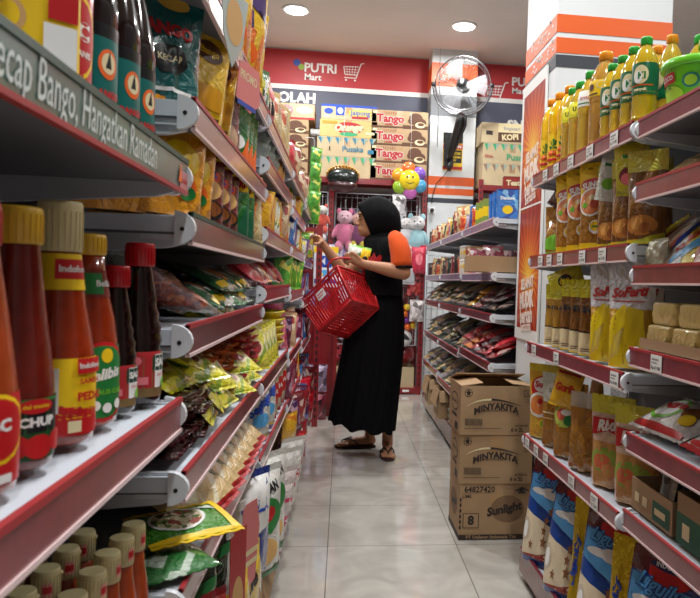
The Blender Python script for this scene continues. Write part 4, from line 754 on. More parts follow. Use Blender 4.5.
# generic printed packs for the many rows
def pp(name, cols, w, h, d, seed, band=None, decals=(), kind='pillow', scale=30):
    return pouch(name, w, h, d, M(cols[0], .3, 'print', cols=tuple(cols), scale=scale), decals, kind=kind, seed=seed, seal=F(band or cols[0]), nu=8, nv=10)
G = {}
G['yv'] = Proto(pp('snack_pack', [(236, 190, 30), (236, 190, 30), (60, 30, 90), (230, 120, 40)], .16, .24, .05, 61, decals=[('p', [(.1, .5), (.6, .75), (.95, .6), (.95, .9), (.1, .9)], M((62, 34, 92), .4, name='violet_print')), ('e', .5, .3, .3, .12, ORG)]), 'tall yellow and purple snack pack', 'snack pack', 'yellow and purple packs')
G['gn'] = Proto(pp('snack_pack', [(40, 120, 50), (30, 100, 40), (200, 200, 60)], .13, .16, .04, 62, decals=[('t', 'garing', .5, .6, .6, WHITE, 1.2, .05)]), 'green snack pack with white lettering', 'snack pack', 'green packs')
G['rw'] = Proto(pp('snack_pack', [(226, 222, 214), (196, 40, 40), (226, 222, 214), (230, 190, 50)], .13, .2, .05, 63, decals=[('e', .5, .7, .4, .12, RED), ('r', .05, .1, .95, .25, YEL), ('e', .5, .45, .2, .1, BLACK)]), 'white and red snack pack', 'snack pack', 'white and red packs')
G['tn'] = Proto(pp('noodle_pack', [(222, 196, 140), (206, 176, 120), (190, 90, 60), (230, 214, 170)], .13, .2, .05, 64), 'beige noodle pack', 'noodle pack', 'beige noodle packs')
G['rd'] = Proto(pp('snack_pack', [(190, 20, 40), (190, 20, 40), (220, 60, 70)], .13, .17, .05, 65), 'shiny crimson snack pack', 'snack pack', 'crimson packs')
G['tr'] = Proto(pp('snack_pack', [(206, 170, 130), (150, 50, 40), (220, 200, 170)], .13, .18, .05, 66), 'tan and rust printed snack pack', 'snack pack', 'tan and rust packs')
G['gl'] = Proto(pp('snack_pack', [(90, 180, 50), (60, 150, 40), (220, 220, 90)], .11, .17, .04, 67, (110, 190, 60)), 'lime green snack pack', 'snack pack', 'lime green packs')
G['or'] = Proto(pp('snack_pack', [(230, 130, 30), (200, 60, 30), (240, 190, 80)], .10, .12, .03, 68), 'orange printed seasoning pack', 'pack', 'orange packs')
G['gd'] = Proto(pp('snack_pack', [(226, 170, 30), (226, 170, 30), (196, 110, 20)], .11, .13, .035, 69), 'golden seasoning pack', 'pack', 'golden packs')
G['wg'] = Proto(pp('snack_pack', [(226, 226, 214), (60, 150, 60), (230, 210, 60)], .10, .12, .03, 70), 'white and green seasoning pack', 'pack', 'white and green packs')
G['pu'] = Proto(pp('snack_pack', [(120, 90, 150), (180, 170, 190), (90, 50, 110)], .11, .13, .03, 71), 'purple and grey pack', 'pack', 'purple packs')
G['bk'] = Proto(pp('snack_pack', [(30, 26, 26), (60, 40, 34), (150, 130, 120)], .13, .16, .03, 72), 'dark brown coffee pack', 'coffee pack', 'dark coffee packs')
G['dg'] = Proto(pp('snack_pack', [(20, 70, 44), (30, 40, 34), (180, 180, 160)], .13, .16, .03, 73), 'dark green coffee pack', 'coffee pack', 'dark green coffee packs')
G['sv'] = Proto(pp('snack_pack', [(150, 146, 150), (190, 190, 192), (110, 50, 60)], .13, .16, .03, 74), 'silvery grey pack', 'pack', 'silvery packs')
G['mr'] = Proto(pp('snack_pack', [(150, 24, 36), (110, 20, 30), (210, 180, 170)], .13, .16, .03, 75), 'maroon pack', 'pack', 'maroon packs')
G['pk'] = Proto(pp('snack_pack', [(206, 110, 130), (230, 220, 220), (180, 50, 80)], .13, .16, .04, 76), 'pink and white pack', 'pack', 'pink and white packs')
G['bl'] = Proto(pp('snack_pack', [(60, 120, 190), (30, 70, 150), (210, 220, 230)], .12, .15, .035, 77), 'blue printed pack', 'pack', 'blue packs')
G['vt'] = Proto(pp('snack_pack', [(110, 30, 60), (70, 30, 80), (190, 150, 170)], .13, .16, .035, 78), 'wine red and violet pack', 'pack', 'wine red packs')
rr = random.Random(17)
def row(keys, X, y0, y1, step, z, where, rz=.9, rx=0, ry=0, jit=.24, sc=1, dz=0):
    y = y0; i = 0
    while y < y1:
        k = keys[i % len(keys)]; put(G[k], X+rr.uniform(-.004, .004), y, z+dz*(i % 2), rz+1.2*rr.uniform(-jit, jit), where, rx=rx+rr.uniform(-jit, jit)*.5, ry=ry+rr.uniform(-jit, jit)*.5, sc=sc*rr.uniform(.88, 1.04)); y += step; i += 1
U2, U3, U4, U5 = 'of second left unit', 'of third left unit', 'of fourth left unit', 'of fifth left unit'
row(['yv'], -.255, 1.06, 1.8, .13, 1.446, 'on top shelf '+U2, 1.0)
row(['gn', 'gn', 'rw', 'rw', 'tn', 'tn', 'tn', 'tn'], -.25, 1.88, 2.66, .10, 1.446, 'on top shelf '+U3, 1.1)
row(['tn', 'tn', 'rd', 'rd', 'tr', 'tr', 'tr', 'tr'], -.25, 2.76, 3.55, .10, 1.446, 'on top shelf '+U4, 1.1)
row(['tr', 'tr', 'gl', 'gl', 'gl', 'gl', 'gl', 'gl'], -.24, 3.66, 4.42, .10, 1.421, 'on top shelf '+U5, 1.1)
# strips of hanging lime green packs at the far end
hg = MB(); hg.box(-.002, .002, -.03, .0, .58, .60, M((200, 200, 205), .3, name='hook_steel')); 
t = empty('hanging_strip', (-.195, 4.2, 1.36)); hk = MB(); hk.tube([(-.05, 0, .5), (0, 0, .5), (.005, 0, .48), (.002, 0, .02)], .002, M((200, 200, 205), .3, name='hook_steel'), 6); hk.build('hook_strip', t)
for k in range(5):
    q = copy_tree(G['gl'].root); q.parent = t; q.name = 'snack_pack'; q.location = (.012, -.01*(k % 2), .34-.085*k); q.rotation_euler = (0, .1, .4); q.scale = (.62, .62, .62)
tag(t, 'hanging strip of lime green snack packs at far end of left shelves', 'snack strip')
# shelf 3 (z 1.112 / 1.16)
yo = pouch('sauce_pouch', .11, .16, .04, F((226, 150, 24)), [('r', .1, .82, .9, .93, RED), ('e', .5, .5, .3, .16, YEL), ('e', .5, .25, .25, .1, ORG), ('e', .6, .2, .14, .06, GRN)], seed=81, bend=.02, wr=.2)
YO = Proto(yo, 'amber yellow sauce pouch with red top', 'pouch', 'amber pouches')
for y in (1.02, 1.10): put(YO, -.242, y, 1.1125, .9, 'on dark labelled shelf', ry=.05)
for y in (.97, 1.06): put(YO, -.31, y, 1.1125, .6, 'behind front amber pouches')
nd = pouch('seasoning_pouch', .095, .135, .03, MAR, [('r', .04, .82, .96, .97, YEL), ('t', 'Rp 2000', .5, .9, .7, BLACK, 0, .03), ('e', .5, .62, .35, .14, M((206, 60, 40), .4, name='tomato_red')), ('t', 'dadak', .5, .66, .6, BLUE, 0, .06), ('e', .5, .45, .38, .13, M((226, 176, 110), .4, name='tempe_beige')), ('e', .5, .2, .4, .13, BLACK), ('e', .5, .21, .34, .1, M((130, 70, 30), .4, name='food_brown')), ('e', .4, .23, .1, .05, CREAM)], seed=82, wr=.15)
ND = Proto(nd, 'dark red pouch with yellow price strip', 'pouch', 'dark red food pouches')
for y in (1.20, 1.285, 1.37): put(ND, -.236, y, 1.1125, .85, 'on dark labelled shelf')
g2 = pouch('seasoning_pouch', .10, .125, .022, GRF, [('r', .04, .74, .96, .97, YEL), ('t', 'Rp 2000', .5, .86, .8, RED, 0, .06), ('r', .1, .2, .5, .6, M((190, 190, 186), .3, name='silver_print')), ('p', [(.5, .02), (.98, .6), (.98, .02)], M((14, 90, 60), .4, name='deep_green'))], seed=83)
G2 = Proto(g2, 'green pouch with yellow price strip', 'pouch', 'green price strip pouches')
for y in (1.46, 1.55): put(G2, -.232, y, 1.1125, .8, 'on dark labelled shelf')
row(['or', 'tn'], -.235, 1.63, 1.79, .07, 1.1125, 'on third shelf '+U2, .9, sc=.8)
row(['or', 'gd', 'gd', 'gd', 'wg', 'wg', 'yv', 'wg', 'tr', 'tr'], -.235, 1.88, 2.66, .075, 1.161, 'on third shelf '+U3, 1., sc=.85)
row(['wg', 'bl', 'gd', 'wg', 'pu'], -.235, 2.78, 3.55, .09, 1.161, 'on third shelf '+U4, 1., sc=.85)
row(['gl', 'gd', 'wg', 'pu'], -.235, 3.66, 4.42, .10, 1.141, 'on second shelf '+U5, 1., sc=.9)
# shelf at 1.335: clear plastic bags, yellow pack
clb = pouch('plastic_bag', .14, .11, .09, M((200, 222, 214), .15, 'clear', name='bag_film', alpha=.55), [], kind='pillow', seed=84, wr=.4)
CB = Proto(clb, 'pale clear plastic bag', 'plastic bag', 'clear plastic bags')
for y in (1.93, 2.06, 2.2): put(CB, -.25, y, 1.337, 1.1, 'on second shelf '+U3, rx=-.2)
row(['gd'], -.235, 2.36, 2.6, .12, 1.337, 'on second shelf '+U3, 1., sc=.75)
row(['wg', 'gd', 'gl'], -.235, 2.80, 3.5, .12, 1.311, 'on second shelf '+U4, 1., sc=.75)
# shelf at .966: large clear pack of orange chips, green and orange packs, black packs at the back
ch = pouch('chips_pack', .15, .27, .05, M((150, 60, 26), .25, 'print', cols=((150, 60, 26), (120, 40, 20), (190, 100, 50)), scale=60), [('e', .35, .5, .12, .05, CREAM)], kind='pillow', bands=[(.18, CLRF), (.84, M((150, 60, 26), .25, 'print', cols=((150, 60, 26), (120, 40, 20), (190, 100, 50)), scale=60)), (1.1, CLRF)], seed=85, seal=CLRF, wr=.3)
CHP = Proto(ch, 'clear pack of orange-brown chips sloping down over rail', 'chips pack', 'clear chips packs')
put(CHP, -.232, 1.17, .972, 2.58, 'at near end '+U2, rx=-1.15, sc=.78)
go2 = pouch('seasoning_pack', .13, .11, .03, M((30, 110, 60), .3, 'print', cols=((30, 110, 60), (30, 110, 60), (226, 226, 220), (200, 200, 50)), scale=26), [('e', .6, .55, .28, .3, M((206, 130, 50), .4, name='orange_food')), ('r', .05, .1, .4, .25, YEL)], kind='pillow', seed=86)
GO2 = Proto(go2, 'green and orange food pack lying flat', 'pack', 'green and orange packs')
for k, (x, y, z) in enumerate(((-.212, 1.30, .975), (-.212, 1.42, .975), (-.212, 1.54, .975), (-.212, 1.67, .975), (-.215, 1.46, 1.002), (-.215, 1.59, 1.002), (-.215, 1.72, 1.005))): put(GO2, x, y, z, L90+rr.uniform(-.4, .4), 'on fourth shelf '+U2, rx=-1.15)
bkp = pouch('coffee_pack', .16, .17, .03, BLKF, [('e', .5, .5, .3, .2, BLUE), ('r', .1, .8, .9, .84, M((180, 150, 60), .4, name='gold_print2'))], kind='pillow', seed=87)
BKP = Proto(bkp, 'glossy black pack lying flat', 'pack', 'glossy black packs')
for k in range(4):
    for j in range(3): put(BKP, -.345, 1.20+.2*k, .985+.03*j, L90+rr.uniform(-.1, .1), 'in stack %s at back of fourth shelf' % ['one', 'two', 'three', 'four'][k], rx=-1.5)
row(['rd', 'mr', 'gd', 'bk', 'rd', 'mr'], -.215, 1.88, 2.66, .12, 1.02, 'on fourth shelf '+U3, L90, rx=-.9, sc=.85, jit=.25)
row(['gl'], -.235, 2.78, 3.55, .085, .986, 'on fourth shelf '+U4, .95, sc=.9)
row(['pu', 'bl', 'vt'], -.24, 3.66, 4.42, .1, .931, 'on third shelf '+U5, 1., sc=.9)
# shelf at .775: stacks
def stack(p, x, y, z, n, dz, rz, where, rx=-1.5, jit=.12):
    for k in range(n): put(p, x+rr.uniform(-.006, .006), y+rr.uniform(-.006, .006), z+k*dz, rz+rr.uniform(-jit, jit), where, rx=rx)
st_o = pouch('spice_sachet', .12, .16, .016, M((176, 84, 28), .3, 'print', cols=((176, 84, 28), (150, 60, 24), (206, 110, 40)), scale=30), [('e', .5, .6, .3, .2, BROWN)], kind='pillow', seed=88, nu=8, nv=10)
SO_ = Proto(st_o, 'orange brown sachet', 'sachet', 'stacked orange sachets')
for j, y in enumerate((1.28, 1.42, 1.56)): stack(SO_, -.222, y, .785, 9, .0165, L90, 'in %s orange stack' % ['near', 'middle', 'far'][j], rx=-1.53)
st_r = pouch('spice_sachet', .12, .15, .016, REDF, [('r', .1, .75, .9, .85, PINK), ('e', .5, .4, .3, .15, DKRED)], kind='pillow', seed=89, nu=8, nv=10)
SR_ = Proto(st_r, 'bright red sachet', 'sachet', 'stacked red sachets')
for j, y in enumerate((1.72,)): stack(SR_, -.218, y, .785, 10, .0165, L90, 'in red stack on fifth shelf', rx=-1.53)
for j, y in enumerate((1.87, 2.00)): stack(SR_, -.218, y, .78, 8, .0165, L90, 'in %s red stack of third unit' % ['near', 'far'][j], rx=-1.53)
yg = pouch('noodle_sachet', .14, .12, .024, M((206, 200, 40), .3, 'print', cols=((214, 206, 40), (214, 206, 40), (130, 160, 40), (226, 220, 160)), scale=24), [('e', .5, .5, .26, .22, CREAM), ('e', .5, .5, .2, .15, M((150, 60, 60), .4, name='filling_red')), ('e', .3, .4, .1, .1, GRN)], kind='pillow', seed=90)
YG = Proto(yg, 'yellow green noodle sachet', 'sachet', 'yellow green sachets')
for k, (x, y, z, r_) in enumerate(((-.215, 1.03, .872, .1), (-.21, 1.16, .862, -.3), (-.215, 1.31, .937, .2), (-.212, 1.10, .895, .5), (-.206, 1.22, .79, .3), (-.21, 1.26, .83, -.2), (-.205, 1.28, .80, .4), (-.215, 1.45, .937, 0))): put(YG, x, y, z, L90+r_-.2, 'piled on fifth shelf', rx=-1.1 if k < 4 else -.75, sc=.9)
for k, y in enumerate((1.90, 1.99, 2.08, 2.17)): put(YG, -.228, y, .785, 1.0, 'standing on fifth shelf of third unit', rx=-.15)
br_ = pouch('coffee_sachet', .13, .15, .018, F((60, 14, 18)), [('r', .05, .6, .95, .92, RED), ('e', .5, .35, .3, .15, DKRED)], kind='pillow', seed=91, nu=8, nv=10)
BR_ = Proto(br_, 'black and red sachet', 'sachet', 'stacked black and red sachets')
stack(BR_, -.212, 1.03, .785, 5, .018, L90, 'in near stack on fifth shelf', rx=-1.5); stack(BR_, -.212, 1.17, .785, 4, .018, L90, 'in second stack on fifth shelf', rx=-1.5)
# yellow crinkled trays and pink tubs of the third and fourth unit
ty = MB(); YT = M((226, 200, 20), .3, 'coat', name='yellow_tray_plastic')
for sgn, o_ in ((1, 0), (-1, .003)):
    ty.grid(lambda u, v: ((.07+.045*v-o_)*(1+.03*math.cos(u*2*math.pi*16)*v)*math.cos(2*math.pi*u), (.09+.05*v-o_)*(1+.03*math.cos(u*2*math.pi*16)*v)*math.sin(2*math.pi*u), v*.055+o_*(1-v)), [i/96 for i in range(97)], [0, .3, .6, .9, 1], YT, flip=sgn < 0)
ty.lathe([(.07, 0), (.07, .003)], YT, 24, sy=1.28); tyr = ty.build('plastic_tray')
rm = MB(); rm.tube([((.116)*math.cos(a), .141*math.sin(a), .055) for a in [2*math.pi*i/40 for i in range(40)]], .0028, YT, 6, closed=True); rm.build('rim', tyr)
TY = Proto(tyr, 'yellow crinkled plastic tray', 'tray', 'stacked yellow trays')
for j, y in enumerate((2.37,)):
    for k in range(5): put(TY, -.305, y, .772+.024*k, 0, 'in stack on third left unit')
pt = MB(); PKP = M((226, 90, 140), .3, 'coat', name='pink_plastic'); pt.lathe([(.055, 0), (.06, .003), (.075, .085), (.08, .087), (.08, .093), (.07, .093), (.056, .01)], PKP, 30); ptr = pt.build('plastic_tub'); rm = MB(); rm.tube([(.08*math.cos(a), .08*math.sin(a), .09) for a in [2*math.pi*i/30 for i in range(30)]], .003, PKP, 6, closed=True); rm.build('rim', ptr)
PTB_ = Proto(ptr, 'pink plastic tub', 'tub', 'stacked pink tubs')
for k in range(3): put(PTB_, -.30, 2.82, .742+.06*k, 0, 'in stack on fourth left unit')
row(['vt', 'pk', 'tr', 'mr'], -.235, 2.56, 2.68, .09, .772, 'on fifth shelf '+U3, 1., sc=.7)
row(['vt', 'tr', 'pk', 'rd'], -.235, 2.95, 3.55, .10, .742, 'on fifth shelf '+U4, 1., sc=.9)
row(['vt', 'pk', 'mr', 'bl'], -.235, 3.66, 4.42, .11, .70, 'on fourth shelf '+U5, 1., sc=.95)
# shelf at .62: wafer packs fanned, green rice noodle packs hanging over the rail
wf = pouch('wafer_pack', .16, .13, .03, M((196, 160, 110), .3, 'print', cols=((206, 176, 124), (206, 176, 124), (226, 214, 180), (60, 90, 40)), scale=22), [], kind='pillow', bands=[(.12, REDF), (.84, M((196, 160, 110), .3, 'print', cols=((206, 176, 124), (206, 176, 124), (226, 214, 180), (60, 90, 40)), scale=22)), (1.1, REDF)], seed=92, seal=REDF)
WFP = Proto(wf, 'tan noodle pack with glossy red ends', 'noodle pack', 'tan and red noodle packs')
for k in range(7): put(WFP, -.196, 1.21+.074*k, .630, L90-.35, 'fanned on sixth shelf', rx=-.9, ry=-.2)
bh = pouch('rice_noodle_pack', .19, .15, .022, F((70, 140, 40)), [('r', .0, .0, 1., .14, YEL), ('r', 0, .9, 1, 1, YEL), ('r', .9, 0, 1, 1, YEL), ('e', .42, .52, .3, .3, WHITE), ('e', .42, .52, .27, .26, M((150, 130, 80), .4, 'print', cols=((206, 190, 150), (150, 70, 50), (90, 110, 50), (226, 210, 180)), scale=80)), ('p', [(.55, .7), (.9, .62), (.85, .75)], M((205, 214, 200), .4, name='pale_print'))], kind='pillow', seed=93, seal=YEL, wr=.2)
BH_ = Proto(bh, 'green rice noodle pack, yellow edges and bowl picture, sticking out over rail', 'noodle pack', 'green noodle packs')
put(BH_, -.19, 1.03, .655, .64, 'on left shelf', rx=-1.42, sc=.74)
gb = pouch('leafy_pack', .16, .15, .02, M((50, 120, 60), .3, 'print', cols=((50, 120, 60), (50, 120, 60), (190, 206, 190), (90, 160, 70)), scale=24), [], kind='pillow', seed=94, wr=.2)
put(Proto(gb, 'plain green pack lying under the bowl pictured noodle pack', 'pack', 'plain green packs'), -.20, .965, .630, .7, 'at the shelf end', rx=-1.5, sc=.74)
# flour and sugar bags, third unit lower shelf
bg = pouch('flour_bag', .16, .19, .07, WHF, [('t', 'Segitiga', .5, .62, .7, BLUE, .4, .05), ('e', .5, .4, .25, .1, SKYB), ('r', 0, .03, 1, .14, BLUE), ('r', 0, .14, 1, .17, YEL)], kind='brick', seed=95, wr=.2)
BG = Proto(bg, 'white flour bag with blue base', 'flour bag', 'white and blue flour bags')
for y in (1.95, 2.12): put(BG, -.238, y, .572, 1.1, 'on lowest shelf of third left unit')
b2_ = pouch('flour_bag', .15, .18, .06, F((214, 200, 170)), [('r', .2, .3, .8, .7, RED), ('t', 'CAKRA', .5, .5, .5, WHITE, .2, .05), ('r', 0, 0, 1, .1, RED)], kind='brick', seed=96, wr=.2)
B2 = Proto(b2_, 'cream flour bag with red print', 'flour bag', 'cream and red flour bags')
for y in (2.29, 2.45, 2.6): put(B2, -.24, y, .572, 1.1, 'on lowest shelf of third left unit')
row(['vt', 'mr', 'gd', 'pk', 'vt'], -.235, 2.78, 3.55, .1, .562, 'on lowest shelf '+U4, 1., sc=.95, jit=.3)
row(['vt', 'bl', 'mr', 'pk'], -.235, 3.66, 4.42, .11, .452, 'on lowest shelf '+U5, 1., sc=.95, jit=.3)
# base level: big bags and open cartons
b3_ = pouch('rice_bag', .22, .30, .09, WHF, [('e', .5, .6, .34, .16, M((40, 130, 60), .4, name='bag_green')), ('e', .5, .62, .2, .08, RED), ('t', 'PANDAN', .5, .82, .6, BLACK, .1, .04), ('e', .45, .3, .3, .12, M((226, 180, 110), .4, name='bag_beige')), ('r', 0, .02, 1, .12, GRN)], kind='brick', seed=97, wr=.25)
B3 = Proto(b3_, 'white rice bag with green and red emblem', 'rice bag', 'white and green rice bags')
for y in (1.86, 2.02): put(B3, -.215, y, .235, 1.0, 'on left base cartons')
b4_ = pouch('sugar_bag', .17, .26, .07, F((24, 52, 140)), [('p', [(.05, .4), (.95, .5), (.95, .98), (.05, .98)], WHITE), ('t', 'GULA', .5, .7, .6, BLUE, 0, .06)], kind='brick', seed=98, wr=.25)
B4 = Proto(b4_, 'blue bag with white upper half', 'sugar bag', 'blue and white sugar bags')
for y in (1.70,): put(B4, -.215, y, .31, 1.0, 'above the cartons of second left unit')
CT1 = carton('open_box', .34, .24, .20, CARD, open_=True, flaps=(2.9, .05, .1, .1)); COB = Proto(CT1, 'open cardboard carton of packs', 'box', 'open base cartons')
for y in (1.24, 1.62, 2.0, 2.38, 2.76, 3.14): put(COB, -.196, y, .10, L90, 'on base of left shelving')
ym = pouch('noodle_bag', .16, .24, .06, F((230, 190, 40)), [('t', 'Mie', .5, .7, .5, BLACK, .3, .05), ('e', .5, .4, .36, .14, WHITE), ('r', .1, .1, .9, .2, RED)], kind='brick', seed=99, wr=.25)
YM = Proto(ym, 'yellow noodle bag with black lettering', 'noodle bag', 'yellow noodle bags')
for x, y in ((-.215, 1.54), (-.225, 1.42), (-.235, 1.25)): put(YM, x, y, .21, 1.1, 'in base cartons of left shelving', rx=.05)
wbg = pouch('milk_bag', .16, .23, .06, WHF, [('p', [(.1, .1), (.9, .1), (.9, .35), (.5, .25)], ORG), ('r', .1, .05, .5, .2, SKYB), ('t', 'susu', .5, .6, .5, RED, .2, .05)], kind='brick', seed=100, wr=.25)
WBG = Proto(wbg, 'white bag with orange and blue corner', 'bag', 'white and orange bags')
for y in (1.66, 1.76): put(WBG, -.225, y, .16, 1.1, 'in base cartons of left shelving')
pwb = pouch('snack_bag', .17, .26, .05, F((226, 214, 214)), [('r', .1, .75, .9, .8, M((206, 60, 100), .4, name='magenta_print')), ('r', .1, .55, .9, .6, M((206, 60, 100), .4, name='magenta_print')), ('t', 'krupuk', .5, .4, .7, M((206, 60, 100), .4, name='magenta_print'), 1.2, .05), ('r', .1, .1, .9, .14, M((206, 60, 100), .4, name='magenta_print'))], kind='pillow', seed=101, wr=.3)
PW_ = Proto(pwb, 'white cracker bag with magenta bands slumping', 'bag', 'white and magenta bags')
for y in (2.12, 2.28): put(PW_, -.205, y, .17, 1.15, 'low on left aisle side', ry=.1, rx=.12)
wp = pouch('cracker_bag', .19, .24, .06, F((226, 224, 220)), [('t', 'Finna', .5, .6, .6, RED, .3, .05)], kind='pillow', seed=102, wr=.3)
WP = Proto(wp, 'plain white cracker bag with red script', 'bag', 'white cracker bags')
for y in (2.47, 2.64): put(WP, -.20, y, .21, 1.15, 'low on left aisle side', rx=.15, ry=.1)
row(['gd', 'vt', 'rd', 'vt', 'mr', 'bl', 'vt', 'pk'], -.205, 2.80, 4.4, .13, .20, 'hanging low beside left base', 1.1, sc=1.2, jit=.3)
row(['gd', 'vt', 'mr', 'vt', 'bl', 'rd'], -.20, 2.86, 4.4, .16, .38, 'hanging mid height beside left base', 1.1, sc=1., jit=.3)
dgp = pouch('seaweed_bag', .17, .2, .06, F((20, 44, 30), r=.15), [('r', .1, .7, .9, .8, GRN)], kind='brick', seed=103, wr=.3)
DGP = Proto(dgp, 'glossy dark green bag', 'bag', 'glossy dark green bags')
for y in (1.17, 1.33): put(DGP, -.245, y, .37, 1.0, 'below the sixth left shelf')
rpp = Proto(pouch('sauce_bag', .17, .2, .05, F((130, 24, 28)), [('r', .1, .2, .9, .3, PINK)], kind='brick', seed=104, wr=.3), 'dark red bag with pink band', 'bag', 'dark red bags')
for y in (.95, 1.1): put(rpp, -.22, y, .33, 1.0, 'low near the camera on left side')
# hanging promotion cards clipped on the rails
def talker(pts, m, y, z, label, items=(), rz=0.):
    t = empty('shelf_talker', (-.188, y, z)); b = MB(); n = len(pts)
    b.add([(0, p[0], p[1]) for p in pts]+[(.0012, p[0], p[1]) for p in pts], [tuple(range(n)), tuple(range(2*n-1, n-1, -1))]+[(i, (i+1) % n, n+(i+1) % n, n+i) for i in range(n)], m)
    xs = [p[0] for p in pts]; zs = [p[1] for p in pts]; w, h = max(xs)-min(xs), max(zs)-min(zs)
    b.deco(lambda u, v, off: (.0012+off, min(xs)+u*w, min(zs)+v*h), items, w, h, .0003, .0002); b.build('card', t)
    c = MB(); c.box(-.003, .002, -.01, .01, -.006, .012, CLR); c.build('clip', t); t.rotation_euler = (0, 0, rz); tag(t, label, 'promotion card', 'promotion cards')
PKC = M((214, 120, 120), .35, name='card_salmon')
talker([(0, 0), (.09, 0), (.095, -.06), (.05, -.085), (-.015, -.07)], PKC, 1.26, 1.41, 'salmon pink promotion card hanging from top rail of second left unit', [('t', 'PROMO', .5, .7, .7, CREAM), ('r', .05, .06, .8, .16, BLUE)], -.25)
talker([(0, 0), (.09, 0), (.075, -.07), (.04, -.115), (.01, -.07)], M((176, 186, 180), .2, 'coat', name='card_pale'), 1.06, 1.46, 'pale pointed promotion card hanging near the ceiling side of top left rail', [('e', .5, .6, .3, .3, TAN)], -.3)
talker([(0, 0), (.06, 0), (.075, -.06), (.06, -.17), (0, -.19)], PKC, 1.46, .565, 'pink promotion card with pale stripes hanging below sixth left rail', [('r', .1, .3, .9, .36, CREAM), ('r', .1, .42, .9, .48, CREAM)], -.35)
talker([(0, 0), (.06, 0), (.06, -.20), (.0, -.22)], M((170, 40, 44), .35, name='card_red'), 1.30, .565, 'dark red promotion card with food picture hanging low on left side', [('e', .5, .4, .35, .2, TAN), ('r', .0, .0, 1, .1, CREAM)], -.35)

for k, (x, y, z, r_) in enumerate(((-.205, 1.40, .785, .2), (-.203, 1.52, .785, -.2), (-.205, 1.63, .785, .3), (-.204, 1.73, .785, 0), (-.206, 1.46, .815, .5), (-.204, 1.60, .82, -.3))): put(YG, x, y, z, L90+r_-.3, 'loosely spilled at rail of fifth shelf', rx=-1.0, sc=.75)
# ================================================================= far right unit contents
V3, V4, V5 = 'of third right unit', 'of fourth right unit', 'of farthest right unit'
XR_ = .735
def rrow(keys, x, y0, y1, step, z, where, rz=R90+.7, rx=-.1, ry=0, jit=.2, sc=1): row(keys, x, y0, y1, step, z, where, rz, rx, ry, jit, sc)
bx_ = MB(); bx_.box(-.05, .05, 0, .05, 0, .135, M((40, 110, 190), .35, 'print', cols=((46, 120, 200), (46, 120, 200), (30, 80, 160), (120, 180, 220)), scale=30), ch=.002)
bx_.deco(lambda u, v, off: (-.05+u*.1, -off, v*.135), [('t', 'Dancow', .5, .7, .7, WHITE, 0, .05), ('e', .5, .3, .25, .15, YEL)], .1, .135); bxr = bx_.build('milk_box'); q = MB(); q.box(-.05, .05, 0, .05, .135, .1365, BLUE); q.build('lid_flap', bxr)
BXP = Proto(bxr, 'bright blue milk box', 'box', 'blue boxes')
for x, y in ((.73, 3.27), (.84, 3.27), (.95, 3.27), (.73, 3.36), (.73, 3.45)): put(BXP, x+.03, y, 1.352, -.1, 'on top of third right unit')
bx2 = MB(); bx2.box(-.035, .035, 0, .05, 0, .13, M((130, 150, 70), .4, name='olive_carton'), ch=.002); bx2.box(-.035, .035, -.0006, 0, .04, .09, YEL); bx2r = bx2.build('tea_box'); q = MB(); q.box(-.035, .035, 0, .05, .13, .1315, TAN); q.build('lid_flap', bx2r)
TBX = Proto(bx2r, 'olive and yellow box', 'box', 'olive boxes')
for x, y in ((.735, 3.60), (.735, 3.70), (.735, 3.80)): put(TBX, x, y, 1.352, R90+.8, 'on top of third right unit')
bx3 = MB(); bx3.box(-.06, .06, 0, .05, 0, .06, M((150, 40, 34), .4, name='brick_carton'), ch=.002); bx3.deco(lambda u, v, off: (-.06+u*.12, -off, v*.06), [('t', 'Teatea', .5, .5, .8, CREAM, 0, .05)], .12, .06); b3r = bx3.build('biscuit_box'); q = MB(); q.box(-.06, .06, 0, .05, .06, .0615, DKRED); q.build('lid_flap', b3r)
put(Proto(b3r, 'small brick red box with cream lettering on blue boxes', 'box', 'small red boxes'), .80, 3.28, 1.49, -.1, '')
bx4 = MB(); bx4.box(-.03, .03, 0, .04, 0, .05, M((80, 130, 60), .4, name='green_carton'), ch=.002); bx4.box(-.015, .015, -.0006, 0, .015, .035, CREAM); b4r = bx4.build('tea_box'); q = MB(); q.box(-.03, .03, 0, .04, .05, .0515, GRN); q.build('lid_flap', b4r)
put(Proto(b4r, 'small green box on blue boxes', 'box', 'small green boxes'), .91, 3.28, 1.49, -.1, '')
rrow(['or', 'bl', 'or', 'pu'], XR_, 3.88, 4.10, .08, 1.352, 'on top shelf '+V3, sc=.95)
rrow(['pu', 'or', 'tn', 'bk', 'tr', 'dg', 'gd'], XR_, 4.16, 4.95, .085, 1.352, 'on top shelf '+V4, sc=.85)
rrow(['dg', 'tn', 'or', 'tr'], XR_, 5.05, 5.85, .1, 1.352, 'on top shelf '+V5, sc=.7)
cx1 = carton('cardboard_box', .22, .2, .16, CARD); put(Proto(cx1, 'plain cardboard carton standing among snacks on far right top shelf', 'box', 'top cartons'), .80, 4.75, 1.352, R90+.6, '')
yt = MB(); yt.add([(-.04, 0, 0), (.04, 0, 0), (.04, .03, 0), (-.04, .03, 0), (0, .015, .06)], [(3, 2, 1, 0), (0, 1, 4), (1, 2, 4), (2, 3, 4), (3, 0, 4)], YEL); ytr = yt.build('price_marker'); tag(ytr, 'small yellow pointed marker on cardboard carton, far right', 'marker'); ytr.location = (.87, 4.66, 1.5135)
def box_small(name, w, d, h, m, desc, cat, grp):
    b = MB(); b.box(-w/2, w/2, 0, d, 0, h, m, ch=.002); r_ = b.build(name); q = MB(); q.box(-w/2, w/2, 0, d, h, h+.0012, m); q.build('lid_flap', r_); return Proto(r_, desc, cat, grp)
